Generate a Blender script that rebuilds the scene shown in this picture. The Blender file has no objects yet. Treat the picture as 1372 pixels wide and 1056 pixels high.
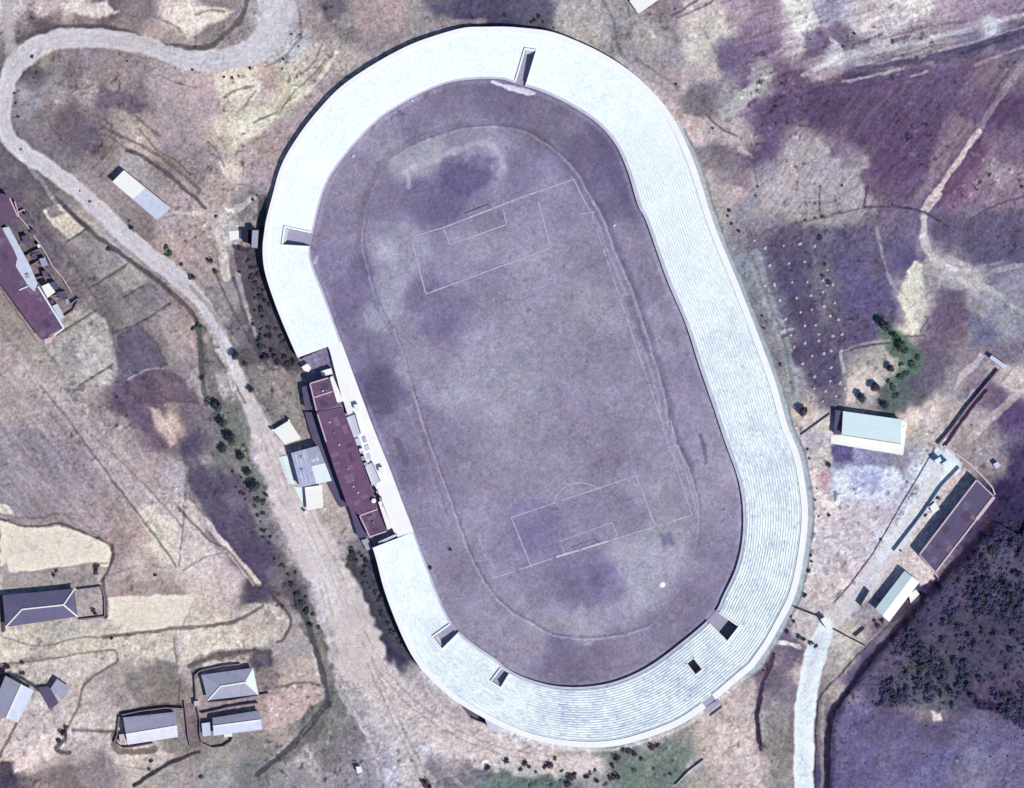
# Stadium in a dry valley town seen straight down from very high up.
import bpy, math, random
import numpy as np
from mathutils import Vector, Matrix

random.seed(11)
RNG = np.random.default_rng(11)
S = 0.2247                      # metres per unit of the site plan (plan units are used for x, y below)
CX, CY = 686.0, 528.0           # plan centre
scene = bpy.context.scene
COL = scene.collection


def W(x, y, z=0.0):
    return Vector(((x - CX) * S, (CY - y) * S, z))


# ------------------------------------------------------------------ light, camera
SUN_EL, SUN_AZ = 50.0, 135.0    # sun stands in the south-east: shadows fall north-west
ILLUM = np.array([1.235, 1.285, 1.39])   # radiance of a sunlit flat white sheet, used to turn seen colours into albedo

world = bpy.data.worlds.new("World")
scene.world = world
world.use_nodes = True
wn = world.node_tree.nodes
sky = wn.new('ShaderNodeTexSky')
sky.sky_type = 'NISHITA'
sky.sun_disc = False
sky.sun_elevation = math.radians(SUN_EL)
sky.sun_rotation = math.radians(SUN_AZ)
sky.air_density = 1.0
sky.dust_density = 0.1
sky.ozone_density = 7.0
wn['Background'].inputs['Strength'].default_value = 0.105
world.node_tree.links.new(sky.outputs['Color'], wn['Background'].inputs['Color'])

ld = bpy.data.lights.new("sun", 'SUN')
ld.energy = 4.5
ld.angle = math.radians(0.5)
ld.color = (1.0, 0.97, 0.93)
lo = bpy.data.objects.new("sun", ld)
el, az = math.radians(SUN_EL), math.radians(SUN_AZ)
to_sun = Vector((math.sin(az) * math.cos(el), math.cos(az) * math.cos(el), math.sin(el)))
lo.rotation_euler = (-to_sun).to_track_quat('-Z', 'Y').to_euler()
lo.location = to_sun * 300
COL.objects.link(lo)

cd = bpy.data.cameras.new("camera")
CAM_H = 2500.0
cd.sensor_width = 36.0
cd.lens = 36.0 * CAM_H / (1372 * S)
cd.clip_start = 10.0
cd.clip_end = 9000.0
cam = bpy.data.objects.new("camera", cd)
cam.location = (0, 0, CAM_H)
cam.rotation_euler = (0, 0, 0)
COL.objects.link(cam)
scene.camera = cam
scene.view_settings.view_transform = 'Standard'
scene.view_settings.look = 'None'
scene.view_settings.exposure = 0.0
scene.view_settings.gamma = 1.0


# ------------------------------------------------------------------ colour helpers
def lin(c):
    c = np.asarray(c, dtype=np.float64) / 255.0
    return np.where(c <= 0.04045, c / 12.92, ((c + 0.055) / 1.055) ** 2.4)


def albedo(c):
    return np.clip(lin(c) / ILLUM, 0.012, 0.86)


# ------------------------------------------------------------------ noise on the plan
_T = RNG.random((8, 256, 256)).astype(np.float32)


def vnoise(X, Y, scale, seed=0):
    t = _T[seed % 8]
    x = X / scale + 37.3 * (seed + 1)
    y = Y / scale + 91.7 * (seed + 1)
    xi = np.floor(x).astype(np.int32)
    yi = np.floor(y).astype(np.int32)
    fx = (x - xi).astype(np.float32)
    fy = (y - yi).astype(np.float32)
    fx = fx * fx * (3 - 2 * fx)
    fy = fy * fy * (3 - 2 * fy)
    x0, x1, y0, y1 = xi & 255, (xi + 1) & 255, yi & 255, (yi + 1) & 255
    a = t[y0, x0] * (1 - fx) + t[y0, x1] * fx
    b = t[y1, x0] * (1 - fx) + t[y1, x1] * fx
    return (a * (1 - fy) + b * fy) * 2 - 1


def fbm(X, Y, scale, octv=3, seed=0, gain=0.5):
    s = 0
    a = 1.0
    n = 0
    for o in range(octv):
        s = s + a * vnoise(X, Y, scale / (2 ** o), seed + o * 3 + 1)
        n += a
        a *= gain
    return s / n


# ------------------------------------------------------------------ the plan raster (colours + heights of the land)
X0, Y0, X1, Y1 = -60, -60, 1432, 1116
RX = np.arange(X0, X1 + 1, dtype=np.float32)
RY = np.arange(Y0, Y1 + 1, dtype=np.float32)
GX, GY = np.meshgrid(RX, RY)
NH, NW_ = GX.shape
wx1 = fbm(GX, GY, 46, 3, 1) * 11
wy1 = fbm(GX, GY, 46, 3, 4) * 11
wx2 = fbm(GX, GY, 11, 3, 2) * 2.6
wy2 = fbm(GX, GY, 11, 3, 5) * 2.6


def parse(t):
    return np.array([float(v) for v in t.replace(';', ' ').replace(',', ' ').split()], dtype=np.float64)


def pts2(t):
    return parse(t).reshape(-1, 2)


def Z(ox, oy, t, sc=3.772):
    p = pts2(t) / sc
    p[:, 0] += ox
    p[:, 1] += oy
    return p
# soil, grass and sand tones noted across the valley: x y r g b
TONES = parse("""
20 8 205 195 205;60 12 190 175 185;100 10 215 205 205;150 12 120 105 130;200 15 135 120 150;235 12 225 210 200;250 25 225 215 200;290 8 150 135 150;310 35 150 140 155;60 30 110 90 115;40 25 130 115 140;110 30 150 130 145;170 35 150 135 145;210 40 185 165 165;225 55 160 150 160;
60 75 150 145 150;90 80 140 130 155;110 80 150 140 165;95 100 120 110 140;50 100 105 95 120;40 130 150 148 170;75 115 150 140 160;120 120 165 150 160;140 130 120 100 140;180 135 130 115 140;160 110 160 145 160;220 110 175 160 175;280 120 190 170 180;270 140 180 160 175;300 110 225 215 190;330 115 225 220 200;350 130 200 185 185;330 170 220 215 185;310 190 200 190 175;345 200 195 175 180;350 230 190 170 185;
60 160 130 120 150;90 160 110 95 125;120 180 120 105 140;70 190 125 115 155;80 210 130 125 160;100 200 120 105 130;130 195 150 130 140;190 185 185 165 165;170 160 160 150 150;220 180 165 150 170;250 200 160 145 170;280 220 165 150 165;230 215 140 125 140;260 240 150 135 150;300 230 205 190 195;290 250 175 160 165;
130 230 150 140 160;120 250 160 150 165;180 225 165 160 175;10 220 115 105 135;20 250 105 90 125;40 265 115 105 130;
370 20 180 180 195;390 60 185 190 205;420 30 160 150 165;440 15 110 100 130;470 40 150 140 150;490 30 180 150 150;460 70 190 180 180;420 90 195 185 180;400 110 210 205 185;380 130 205 200 175;360 150 215 210 190;430 110 175 160 175;510 60 165 145 160;560 25 160 150 160;520 20 185 160 165;600 30 150 140 155;620 15 95 80 125;680 15 90 75 125;590 8 110 95 135;380 180 185 165 180;350 200 180 160 165;410 150 180 165 180;370 70 195 190 195;360 110 190 170 170;
720 15 110 95 135;760 25 180 170 180;790 45 185 178 182;820 60 150 140 155;840 80 160 150 168;870 50 170 160 165;890 10 150 125 150;930 20 200 185 190;960 25 205 195 190;990 10 175 150 170;1010 40 150 125 160;930 70 205 195 190;900 45 150 142 155;900 80 160 150 165;950 100 190 178 180;920 110 195 175 185;900 120 170 150 165;960 120 155 140 165;980 80 120 100 150;1010 70 125 105 150;1000 120 110 90 140;1020 105 160 150 165;980 125 165 155 165;930 140 146 130 146;950 135 140 126 144;910 160 190 170 180;940 180 195 175 185;980 170 185 172 180;960 200 130 115 140;930 210 140 125 150;1000 190 170 155 165;1010 210 110 95 135;990 250 185 165 170;960 250 170 160 170;940 270 175 165 165;1030 160 100 80 135;1030 200 105 90 135;
1030 10 150 130 160;1060 10 205 195 200;1080 40 215 210 210;1060 60 180 165 180;1030 60 130 110 150;1095 60 130 120 155;1110 20 160 155 185;1130 50 125 115 150;1120 75 195 190 200;1150 20 190 180 190;1170 30 205 190 195;1200 20 215 200 205;1230 10 225 215 215;1190 45 200 185 195;1260 20 180 160 180;1300 15 160 140 170;1340 10 150 130 160;1240 45 170 155 170;1100 95 170 155 170;1150 75 160 155 175;1250 65 165 160 175;1330 40 190 190 205;1300 60 130 125 165;1260 85 115 110 150;1350 50 110 105 155;1200 95 150 145 170;1060 110 110 90 135;1100 120 90 72 125;1150 105 95 78 128;1150 130 90 75 125;1200 110 100 82 130;1250 100 115 98 140;1300 85 125 105 145;1330 90 140 125 150;1250 150 98 80 140;1200 160 90 72 130;1150 180 92 76 128;1100 150 80 68 118;1050 140 95 80 130;1180 220 100 78 130;1230 220 105 85 140;1260 180 105 85 140;1300 150 115 95 145;1340 150 92 72 120;1300 210 105 82 128;1350 200 125 105 145;1340 230 155 140 165;1310 260 140 115 150;1280 250 115 88 130;1360 260 140 120 155;1060 210 170 160 172;1090 200 165 155 170;1075 190 165 155 170;1050 250 185 170 178;1090 240 165 158 172;1130 240 165 158 175;1120 200 130 115 150;1150 210 150 140 160;1160 250 110 95 135;1030 230 150 140 160;1020 265 150 145 165;1200 260 110 90 135;
1030 280 165 155 165;1070 290 165 155 160;1110 285 160 155 165;1150 270 165 160 170;1020 310 140 132 155;1060 310 110 98 135;1100 320 118 108 140;1040 340 95 80 130;1060 380 88 72 128;1080 420 85 70 125;1080 470 88 75 125;1100 500 95 84 130;1080 340 100 88 135;1100 380 120 108 140;1110 430 110 98 135;1130 350 100 90 148;1150 400 95 85 145;1130 330 110 100 140;1160 310 115 108 140;1180 340 110 98 140;1200 300 120 105 140;1210 340 100 88 140;1150 440 100 88 138;1180 410 95 80 135;1220 300 130 118 160;1230 330 120 105 150;1240 380 170 160 170;1225 390 205 198 190;1220 420 200 192 182;1215 440 190 180 175;1190 420 110 98 140;1250 330 150 140 165;1260 350 185 172 175;1280 360 200 192 195;1300 375 195 185 190;1340 370 130 122 160;1350 390 150 145 170;1270 310 105 92 135;1300 320 100 88 130;1340 310 110 98 138;1320 340 105 95 135;1300 290 125 112 145;1360 330 100 90 130;1290 270 125 95 140;1270 400 120 112 145;1260 430 115 95 130;1280 430 120 95 125;1250 470 115 100 130;1310 430 160 155 160;1330 400 160 158 175;1350 430 150 148 165;1320 440 110 108 155;1300 470 140 125 145;1350 470 130 115 145;1170 480 170 162 165;1200 490 175 165 160;1160 510 205 190 180;1180 500 195 182 175;1220 510 95 92 125;1250 500 115 100 125;1280 510 165 150 160;1210 530 100 95 130;1340 500 180 165 170;1330 530 120 95 135;1360 510 200 185 185;1030 400 135 135 155;1050 450 150 145 155;1060 500 155 150 160;1045 490 130 128 150;1020 350 140 150 170;
1065 530 150 145 155;1080 545 195 180 175;1095 565 205 195 195;1110 530 115 105 135;1150 530 170 160 168;1230 530 105 100 115;1250 545 190 175 170;1235 570 195 182 180;1225 560 215 195 180;1200 535 110 110 120;1085 590 185 175 190;1100 610 205 195 195;1090 640 200 185 195;1150 600 150 148 195;1130 608 105 98 160;1180 612 150 145 180;1200 620 150 142 165;1150 630 170 170 215;1180 640 205 205 235;1130 650 205 210 235;1160 670 195 190 210;1200 650 190 185 205;1110 680 215 200 205;1150 700 200 190 205;1100 720 205 195 205;1080 760 200 190 195;1120 750 200 190 200;1180 690 195 185 200;1220 660 200 200 220;1240 640 215 225 240;1200 720 210 208 222;1150 770 205 192 200;1120 790 205 190 192;1280 560 185 170 170;1310 560 175 155 165;1300 580 165 150 155;1330 590 150 138 155;1340 620 120 108 140;1350 570 110 85 140;1310 530 140 118 150;1320 610 140 130 150;1365 560 100 72 135;1360 620 75 58 110;1340 650 60 45 95;1360 680 65 48 100;1330 720 75 60 105;1300 760 78 66 108;1350 740 72 60 100;1280 790 80 68 110;1365 770 78 66 108;1250 790 72 58 105;1240 750 205 190 190;1215 755 205 190 195;1270 640 205 190 190;
1040 880 130 115 145;1030 910 95 78 115;1060 870 120 105 140;1050 920 140 128 150;1040 960 150 142 158;1060 990 140 135 145;1030 1000 165 150 155;1045 1040 160 150 155;1020 1030 200 180 175;1070 900 190 175 178;1085 850 200 188 192;1120 860 200 192 195;1140 850 190 180 175;1130 880 185 175 175;1100 930 150 140 150;1105 980 130 118 140;1120 930 170 155 155;1160 830 170 160 170;1180 850 120 105 130;1170 880 90 75 120;1200 860 88 72 115;1150 910 100 82 130;1180 920 85 70 115;1220 830 70 58 95;1250 850 78 70 100;1300 830 75 66 100;1350 830 75 66 105;1250 900 75 70 100;1300 880 80 72 108;1350 880 85 78 115;1200 940 95 78 120;1250 950 125 108 130;1300 930 80 66 105;1350 930 85 70 110;1130 960 98 86 145;1150 1000 96 88 150;1130 1040 92 82 140;1180 980 95 84 128;1200 1020 100 90 140;1250 980 92 82 125;1250 1020 100 92 150;1300 980 105 95 140;1300 1030 120 115 160;1350 1000 100 90 140;1360 1040 95 85 130;1230 1050 100 92 145;
400 790 110 100 135;440 820 185 180 195;460 900 190 180 190;480 940 185 180 190;520 960 196 192 204;550 1000 200 200 214;540 1030 185 185 205;500 890 190 180 185;560 920 180 170 185;600 960 190 178 190;640 1000 195 182 190;600 1020 175 162 178;680 1000 200 195 210;720 1010 195 185 200;470 870 175 165 175;450 950 120 128 140;420 970 110 115 130;440 1000 120 120 150;470 990 130 120 145;410 1020 175 170 180;480 1040 150 140 165;400 1040 150 145 165;500 1000 170 160 178;560 1050 165 150 170;620 1045 140 128 150;650 1050 110 125 135;580 1035 150 135 160;680 1045 105 130 130;720 1045 105 125 128;780 1030 175 165 178;800 1040 150 150 160;760 1050 120 130 135;840 1020 115 135 135;860 1040 110 135 130;890 1010 125 135 145;920 990 150 150 155;900 1040 130 138 145;950 980 200 185 180;960 1010 205 188 178;930 1040 175 165 165;980 960 195 178 172;1000 1000 215 195 180;1010 930 185 168 170;990 1040 190 172 170;880 1000 175 165 175;390 860 170 160 170;400 900 185 172 172;380 930 190 170 168;360 960 175 158 165;
20 540 170 160 170;60 560 160 148 165;40 600 150 138 165;80 620 148 135 165;20 640 155 145 170;60 660 155 142 165;100 600 155 140 165;120 640 165 152 172;140 680 170 155 172;170 700 185 165 170;100 680 160 145 165;130 560 160 148 165;160 580 165 150 165;200 620 170 155 168;180 650 175 160 172;150 610 180 168 178;210 680 190 178 185;230 720 215 205 200;220 740 215 205 195;250 700 195 185 192;270 740 205 195 198;280 780 205 188 190;310 780 200 182 188;240 640 185 175 190;260 620 180 172 185;170 530 110 85 135;200 560 120 90 135;220 590 135 105 140;230 570 200 180 165;250 560 120 100 145;260 600 95 80 130;280 560 130 118 145;270 640 105 92 130;300 650 95 82 130;330 700 95 82 130;300 700 110 98 140;340 740 85 72 115;320 660 105 92 140;340 790 90 78 110;310 620 110 115 140;300 560 110 120 135;330 580 130 140 150;340 640 115 130 145;350 690 120 125 150;200 760 180 165 165;180 750 195 180 180;160 735 165 145 155;
130 800 165 155 165;170 790 170 150 160;220 795 170 148 150;200 820 220 210 192;160 830 215 205 190;240 815 210 200 190;60 855 190 182 178;20 870 215 208 195;100 870 205 198 190;150 860 205 198 190;200 870 200 192 185;250 850 205 198 195;300 850 205 195 190;340 840 195 185 185;100 890 200 192 190;40 890 165 155 160;140 900 170 162 165;130 930 190 180 182;170 910 165 155 160;210 900 140 132 140;220 930 132 126 135;170 940 150 142 158;150 960 200 188 182;110 980 200 190 195;60 970 200 190 195;50 1000 215 200 195;30 1020 225 205 195;60 1025 190 170 175;80 1045 130 115 135;20 1045 95 80 115;120 1000 190 180 185;130 1030 140 128 150;180 1010 200 188 185;220 1030 165 158 165;250 1040 165 155 170;300 1020 150 148 150;290 1040 155 158 165;330 1000 140 135 150;340 1040 120 128 150;260 1000 140 130 150;320 880 185 175 180;240 880 180 172 178;350 900 130 118 135;
20 275 105 85 125;50 280 110 98 125;60 310 105 95 125;80 340 110 98 130;100 320 195 185 180;85 300 200 190 180;70 280 130 120 140;110 350 150 145 160;100 390 125 112 142;130 340 170 165 175;150 360 175 168 180;120 400 135 125 150;170 370 165 160 170;140 420 115 108 140;160 400 130 122 148;110 430 170 165 165;125 460 190 185 185;130 490 185 182 188;90 480 150 145 155;80 470 160 155 158;60 490 175 165 170;40 470 165 155 160;20 440 150 140 150;30 500 185 172 178;10 480 170 155 165;70 520 180 168 175;180 420 150 140 160;190 400 130 118 148;180 460 110 95 140;210 460 130 118 150;220 430 160 148 165;230 440 175 165 180;240 470 175 165 175;200 500 105 85 130;250 500 165 150 165;260 460 170 150 160;240 430 165 140 150;270 520 150 145 160;280 480 130 125 145;300 520 175 170 180;310 460 130 128 145;290 420 150 140 155;260 370 175 160 165;230 330 180 160 165;260 330 178 158 165;280 340 165 152 160;220 300 165 150 165;200 310 130 120 140;270 290 185 168 172;240 270 170 155 170;300 300 190 185 190;330 290 140 140 155;340 280 150 138 165;320 360 130 118 138;340 380 100 85 120;330 410 120 105 135;345 420 90 80 110;350 460 85 75 105;310 400 150 148 170;320 450 120 112 145;330 480 100 92 115;345 500 130 122 140;370 520 150 140 150;360 540 130 125 140;390 560 140 135 145;370 440 95 85 110;380 470 75 65 95;
330 620 185 180 195;360 610 185 178 195;380 680 190 180 190;410 720 190 182 195;440 700 180 170 175;450 740 175 165 178;430 780 195 190 205;470 790 180 168 170;480 760 90 85 95;500 800 85 75 100;510 840 80 65 105;530 870 82 65 110;400 640 185 175 190
""").reshape(-1, 5)

# the arena floor: earth of the track and the worn pitch
ARENA_TONES = parse("""
560 170 125 113 148;600 130 118 105 142;680 130 110 98 138;740 160 118 106 140;800 220 105 92 135;830 280 110 98 138;540 220 150 140 165;575 205 150 142 165;620 195 130 120 150;640 215 150 143 170;665 225 148 140 168;610 235 105 92 138;640 225 98 86 135;560 260 108 97 140;590 280 105 92 138;520 260 120 108 145;480 250 132 120 150;460 300 130 118 152;450 350 128 115 152;470 400 118 104 145;490 360 108 95 140;520 340 150 143 172;550 330 142 134 165;510 380 138 130 160;530 430 130 120 152;560 400 118 106 146;520 425 155 148 175;500 470 120 108 146;510 520 100 88 135;560 480 140 130 160;600 450 130 118 152;590 440 112 100 146;650 380 132 122 155;700 320 138 128 160;640 330 140 130 160;740 290 140 130 165;770 330 135 125 155;760 290 128 117 152;700 400 140 130 160;640 470 148 138 170;680 530 152 143 172;600 520 146 136 166;720 560 140 130 160;730 480 134 124 155;780 420 138 128 155;800 500 135 124 155;830 420 140 130 158;840 480 132 121 152;780 560 132 120 152;820 600 128 116 148;860 650 136 126 156;900 660 140 130 158;760 620 136 125 156;700 620 138 127 158;640 600 135 124 155;600 600 128 116 150;560 560 125 113 148;540 620 120 108 145;580 680 128 117 152;640 700 136 126 158;620 760 130 118 150;600 800 132 120 152;660 820 138 127 158;700 760 132 121 155;720 720 118 107 150;780 700 128 118 152;840 690 126 115 148;880 725 150 142 168;840 750 146 138 165;810 785 112 100 145;770 790 120 108 148;850 790 152 144 170;900 740 142 132 160;740 830 140 130 158;700 860 136 124 152;780 840 148 140 168;760 880 118 105 142;820 880 128 115 148;880 850 128 116 148;930 800 122 110 145;960 740 128 116 150;980 680 135 123 155;950 640 140 128 158;930 560 138 126 160;900 520 134 122 156;880 440 140 129 162;850 380 130 118 152;840 320 130 118 152;690 230 120 108 146;720 270 136 126 160;650 290 128 116 150;600 340 130 120 155;870 600 138 127 158;850 540 136 125 156
""").reshape(-1, 5)


def scattered(tones, GXw, GYw, step=6):
    xs = np.arange(X0, X1 + step, step, dtype=np.float32)
    ys = np.arange(Y0, Y1 + step, step, dtype=np.float32)
    lx, ly = np.meshgrid(xs, ys)
    acc = np.zeros(lx.shape + (3,), np.float64)
    wsum = np.zeros(lx.shape, np.float64)
    for x, y, r, g, b in tones:
        d2 = (lx - x) ** 2 + (ly - y) ** 2 + 110.0
        w = d2 ** -2.3
        wsum += w
        acc += w[..., None] * np.array([r, g, b])
    acc /= wsum[..., None]
    u = np.clip((GXw - X0) / step, 0, len(xs) - 1.001)
    v = np.clip((GYw - Y0) / step, 0, len(ys) - 1.001)
    ui, vi = u.astype(int), v.astype(int)
    fu, fv = (u - ui)[..., None], (v - vi)[..., None]
    return ((acc[vi, ui] * (1 - fu) + acc[vi, ui + 1] * fu) * (1 - fv)
            + (acc[vi + 1, ui] * (1 - fu) + acc[vi + 1, ui + 1] * fu) * fv).astype(np.float32)


IMG = scattered(TONES, GX + wx1 * .8 + wx2 * 1.6, GY + wy1 * .8 + wy2 * 1.6, 4)
HGT = np.zeros_like(GX)


def sstep(a, b, x):
    t = np.clip((x - a) / (b - a), 0, 1)
    return t * t * (3 - 2 * t)


def box_of(p, m):
    a = max(0, int(p[:, 0].min() - m - X0))
    b = min(NW_, int(p[:, 0].max() + m - X0) + 2)
    c = max(0, int(p[:, 1].min() - m - Y0))
    d = min(NH, int(p[:, 1].max() + m - Y0) + 2)
    return slice(c, d), slice(a, b)


def seg_dist(x, y, p, closed):
    n = len(p)
    best = np.full(x.shape, 1e9, np.float32)
    tt = np.zeros(x.shape, np.float32)
    for i in range(n if closed else n - 1):
        a, b = p[i], p[(i + 1) % n]
        dx, dy = b[0] - a[0], b[1] - a[1]
        L = dx * dx + dy * dy + 1e-9
        t = np.clip(((x - a[0]) * dx + (y - a[1]) * dy) / L, 0, 1)
        d = (x - a[0] - t * dx) ** 2 + (y - a[1] - t * dy) ** 2
        m = d < best
        best = np.where(m, d, best)
        tt = np.where(m, i + t, tt)
    return np.sqrt(best), tt


def inside(x, y, p):
    r = np.zeros(x.shape, bool)
    n = len(p)
    for i in range(n):
        a, b = p[i], p[(i + 1) % n]
        if a[1] == b[1]:
            continue
        c = ((a[1] > y) != (b[1] > y)) & (x < (b[0] - a[0]) * (y - a[1]) / (b[1] - a[1]) + a[0])
        r ^= c
    return r


def smooth_poly(p, closed=True, n=6):
    """Catmull-Rom through the points."""
    p = np.asarray(p, float)
    m = len(p)
    out = []
    rng_ = range(m) if closed else range(m - 1)
    for i in rng_:
        if closed:
            a, b, c, d = p[(i - 1) % m], p[i], p[(i + 1) % m], p[(i + 2) % m]
        else:
            a, b, c, d = p[max(i - 1, 0)], p[i], p[i + 1], p[min(i + 2, m - 1)]
        for k in range(n):
            t = k / n
            out.append(0.5 * (2 * b + (c - a) * t + (2 * a - 5 * b + 4 * c - d) * t * t + (3 * b - a - 3 * c + d) * t ** 3))
    if not closed:
        out.append(p[-1])
    return np.array(out)


MASKS = {}


def patch(p, col, soft=1.5, k=1.0, dz=0.0, warp=1.0, mask=None, img=None):
    if soft > 2:
        warp, soft = warp * (1 + soft * .18), soft * (.6 if soft < 4 else .85)
    ys, xs = box_of(p, soft * 2 + 8)
    x = GX[ys, xs] + warp * wx2[ys, xs]
    y = GY[ys, xs] + warp * wy2[ys, xs]
    d, _ = seg_dist(x, y, p, True)
    d = np.where(inside(x, y, p), d, -d)
    a = sstep(-soft, soft, d) * k
    if col is not None:
        IMG[ys, xs] = IMG[ys, xs] * (1 - a[..., None]) + np.array(col, np.float32) * a[..., None]
    if dz:
        HGT[ys, xs] += dz * a
    if mask:
        mm = MASKS.setdefault(mask, np.zeros(GX.shape, bool))
        mm[ys, xs] |= d > 0


def line(p, w, col, k=1.0, dz=0.0, warp=1.0, soft=None, rag=0.35, mask=None, smooth=True):
    """A line of ground (track, ditch, bund). w: one width or a list of widths per point."""
    p = np.asarray(p, float)
    ww = np.full(len(p), w, float) if np.isscalar(w) else np.asarray(w, float)
    if smooth and len(p) > 2:
        q = np.c_[p, ww]
        q = smooth_poly(q, False, 5)
        p, ww = q[:, :2], q[:, 2]
    mw = ww.max()
    ys, xs = box_of(p, mw + 10)
    x = GX[ys, xs] + warp * wx2[ys, xs] * 0.6
    y = GY[ys, xs] + warp * wy2[ys, xs] * 0.6
    d, t = seg_dist(x, y, p, False)
    wi = np.interp(t, np.arange(len(ww)), ww) * 0.5
    wi = wi * (1.12 + rag * vnoise(x, y, 9, 3))
    if 0.3 * col[0] + .55 * col[1] + .15 * col[2] < 140 and mask is None:
        col = tuple(c * .88 for c in col)
    s = soft if soft is not None else max(0.6, 0.13 * mw)
    a = (1 - sstep(-s, s, d - wi)) * k
    if mask is None and mw < 4.5:
        a = a * .7
    a = a * (1 - rag * 0.4 * (vnoise(x, y, 14, 6) * 0.5 + 0.5))
    IMG[ys, xs] = IMG[ys, xs] * (1 - a[..., None]) + np.array(col, np.float32) * a[..., None]
    if dz:
        HGT[ys, xs] += dz * a
    if mask:
        mm = MASKS.setdefault(mask, np.zeros(GX.shape, bool))
        mm[ys, xs] |= (d < wi)


def streaks(p, angle, amp, across=2.6, along=45, soft=6, seed=2):
    """Furrows / tillage marks running one way across a plot."""
    ys, xs = box_of(p, soft)
    x, y = GX[ys, xs] + wx2[ys, xs] * .5, GY[ys, xs] + wy2[ys, xs] * .5
    d, _ = seg_dist(x, y, p, True)
    d = np.where(inside(x, y, p), d, -d)
    a = sstep(-soft, soft, d)
    ca, sa = math.cos(math.radians(angle)), math.sin(math.radians(angle))
    u, v = x * ca + y * sa, -x * sa + y * ca
    n = vnoise(u * across / along, v, across, seed) * 0.6 + vnoise(u * across / along, v, across * 2.7, seed + 1) * 0.7
    IMG[ys, xs] *= (1 + amp * n * a)[..., None]
    HGT[ys, xs] += 0.10 * n * a * (amp / 0.06)
# ------------------------------------------------------------------ outline of the stands (plan units)
OUTER = pts2("""647 37;680 37;733 42;773 56;812 75;850 101;887 138;908 170;924 204;937 239;948 276;961 313;985 371;1009 432;1030 488;1041 520;1054 568;1070 607;1078 647;1082 684;1079.6 721;1074 758;1066 794;1054 821;1035 855;1012 892;998 903;961 935;918 967;876 985;828 998.5;786 1001;744 997;706 988;680 977;653 964;605 935;565 897;557 887;536 845;515 790;501 738;470 650;436 560;403 488;380 435;366.5 400;354.6 361;352.7 329;356 300;365 265;377 223;398 186;422 154;457 117;504 85;547 62;579 50;621 38""")
INNER = pts2("""666 106;690 112;728 124;767 143;802 167;826 196;842 233;855 276;866 297;892 371;919 435;935 485;947 520;958 552;972 594;989 642;995.5 684;994 727;985 764;969 798;961 816;945 834;913 861;871 892;828 912;786 920;744 919;706 909;680 896;663 882;626 856;605 834;592 809;582 784;572 758;554 711;538.5 671;521.5 626;506.5 589;490 546;468.5 488;452 443;434 393;420 358;415.6 334;421 305;428 276;438 246;454 220;478 191;510 159;547 135;584 117;618 108""")
INNER_S = smooth_poly(INNER, True, 6)
OUTER_S = smooth_poly(OUTER, True, 6)
OVAL = smooth_poly(pts2("""510 236;531 208;578 186;626 172;684 172;720 186;749 207;773 233;791 265;807 292;828 347;852 403;871 464;889 525;900 581;918 618;932 658;937 692;934 729;921 769;908 792;876 834;839 850;791 856;743 852;709 834;680 816;650 782;626 735;600 660;574 590;552 520;536 464;510 416;494 366;486 331;488 300;495 268"""), True, 5)

# ------------------------------------------------------------------ plots, yards and bare ground
ZA = lambda t: Z(0, 260, t)
ZB = lambda t: Z(0, 520, t)
ZC = lambda t: Z(0, 776, t)
ZD = lambda t: Z(1012, 0, t)
ZE = lambda t: Z(1012, 260, t)
ZF = lambda t: Z(1012, 520, t)
ZG = lambda t: Z(1012, 776, t)
ZH = lambda t: Z(340, 776, t)
ZI = lambda t: Z(0, 0, t)
ZY = lambda t: Z(1140, 590, t, 4.06)

# north-west slope
patch(ZI("530,460 640,450 740,540 690,580 560,540"), (112, 95, 138), 5, .8)
patch(ZI("300,580 380,560 480,640 560,760 480,800 380,740 260,640"), (112, 95, 132), 6, .75)
patch(ZI("1170,620 1270,560 1350,580 1320,660 1220,720 1180,780"), (226, 220, 196), 4, .85)
patch(ZI("1080,430 1200,440 1290,400 1340,440 1280,500 1120,480"), (226, 218, 198), 4, .8)
patch(ZI("1090,810 1180,800 1240,860 1200,910 1120,870"), (222, 212, 196), 4, .7)
patch(ZI("840,60 960,30 1100,40 1180,60 1100,120 1000,140 920,180 880,100"), (224, 212, 200), 4, .75)
patch(ZI("320,20 540,10 600,60 500,90 380,60"), (220, 212, 208), 4, .8)
patch(ZI("970,190 1060,140 1130,100 1140,170 1060,230 980,230"), (138, 130, 142), 3, .7)
line(ZI("980,240 1060,235 1130,180 1220,90 1250,0"), 6, (120, 112, 130), .8)
line(ZI("70,200 110,190 250,150 400,130 560,140 690,180 780,215 900,235 980,240"), 6, (116, 104, 126), .7, dz=-.2)
line(ZI("520,640 640,700 780,770 920,880 1010,960"), 4, (112, 98, 120), .7, dz=-.2)
line(ZI("640,760 720,790 860,890 960,980 1040,1050"), 5, (118, 100, 130), .8)
line(ZI("700,650 800,760 900,820 960,880"), 3, (118, 104, 122), .7)
line(ZI("280,420 400,450 470,430"), 3, (125, 112, 138), .6)
line(Z(340, 0, "20,680 130,560 260,470 330,400 420,260"), 5, (222, 216, 192), .8)
line(Z(340, 0, "0,620 60,590 130,570 190,480 300,380 360,300"), 2.2, (120, 112, 118), .6)
line(Z(340, 0, "60,340 140,300 200,240 240,180 230,60"), 3, (130, 122, 138), .6)
patch(Z(340, 0, "1150,20 1358,0 1358,110 1080,95 930,70 900,30"), (96, 80, 128), 5, .7)
patch(Z(680, 0, "0,0 210,0 190,90 160,115 0,110"), (104, 90, 132), 5, .6)
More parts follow.
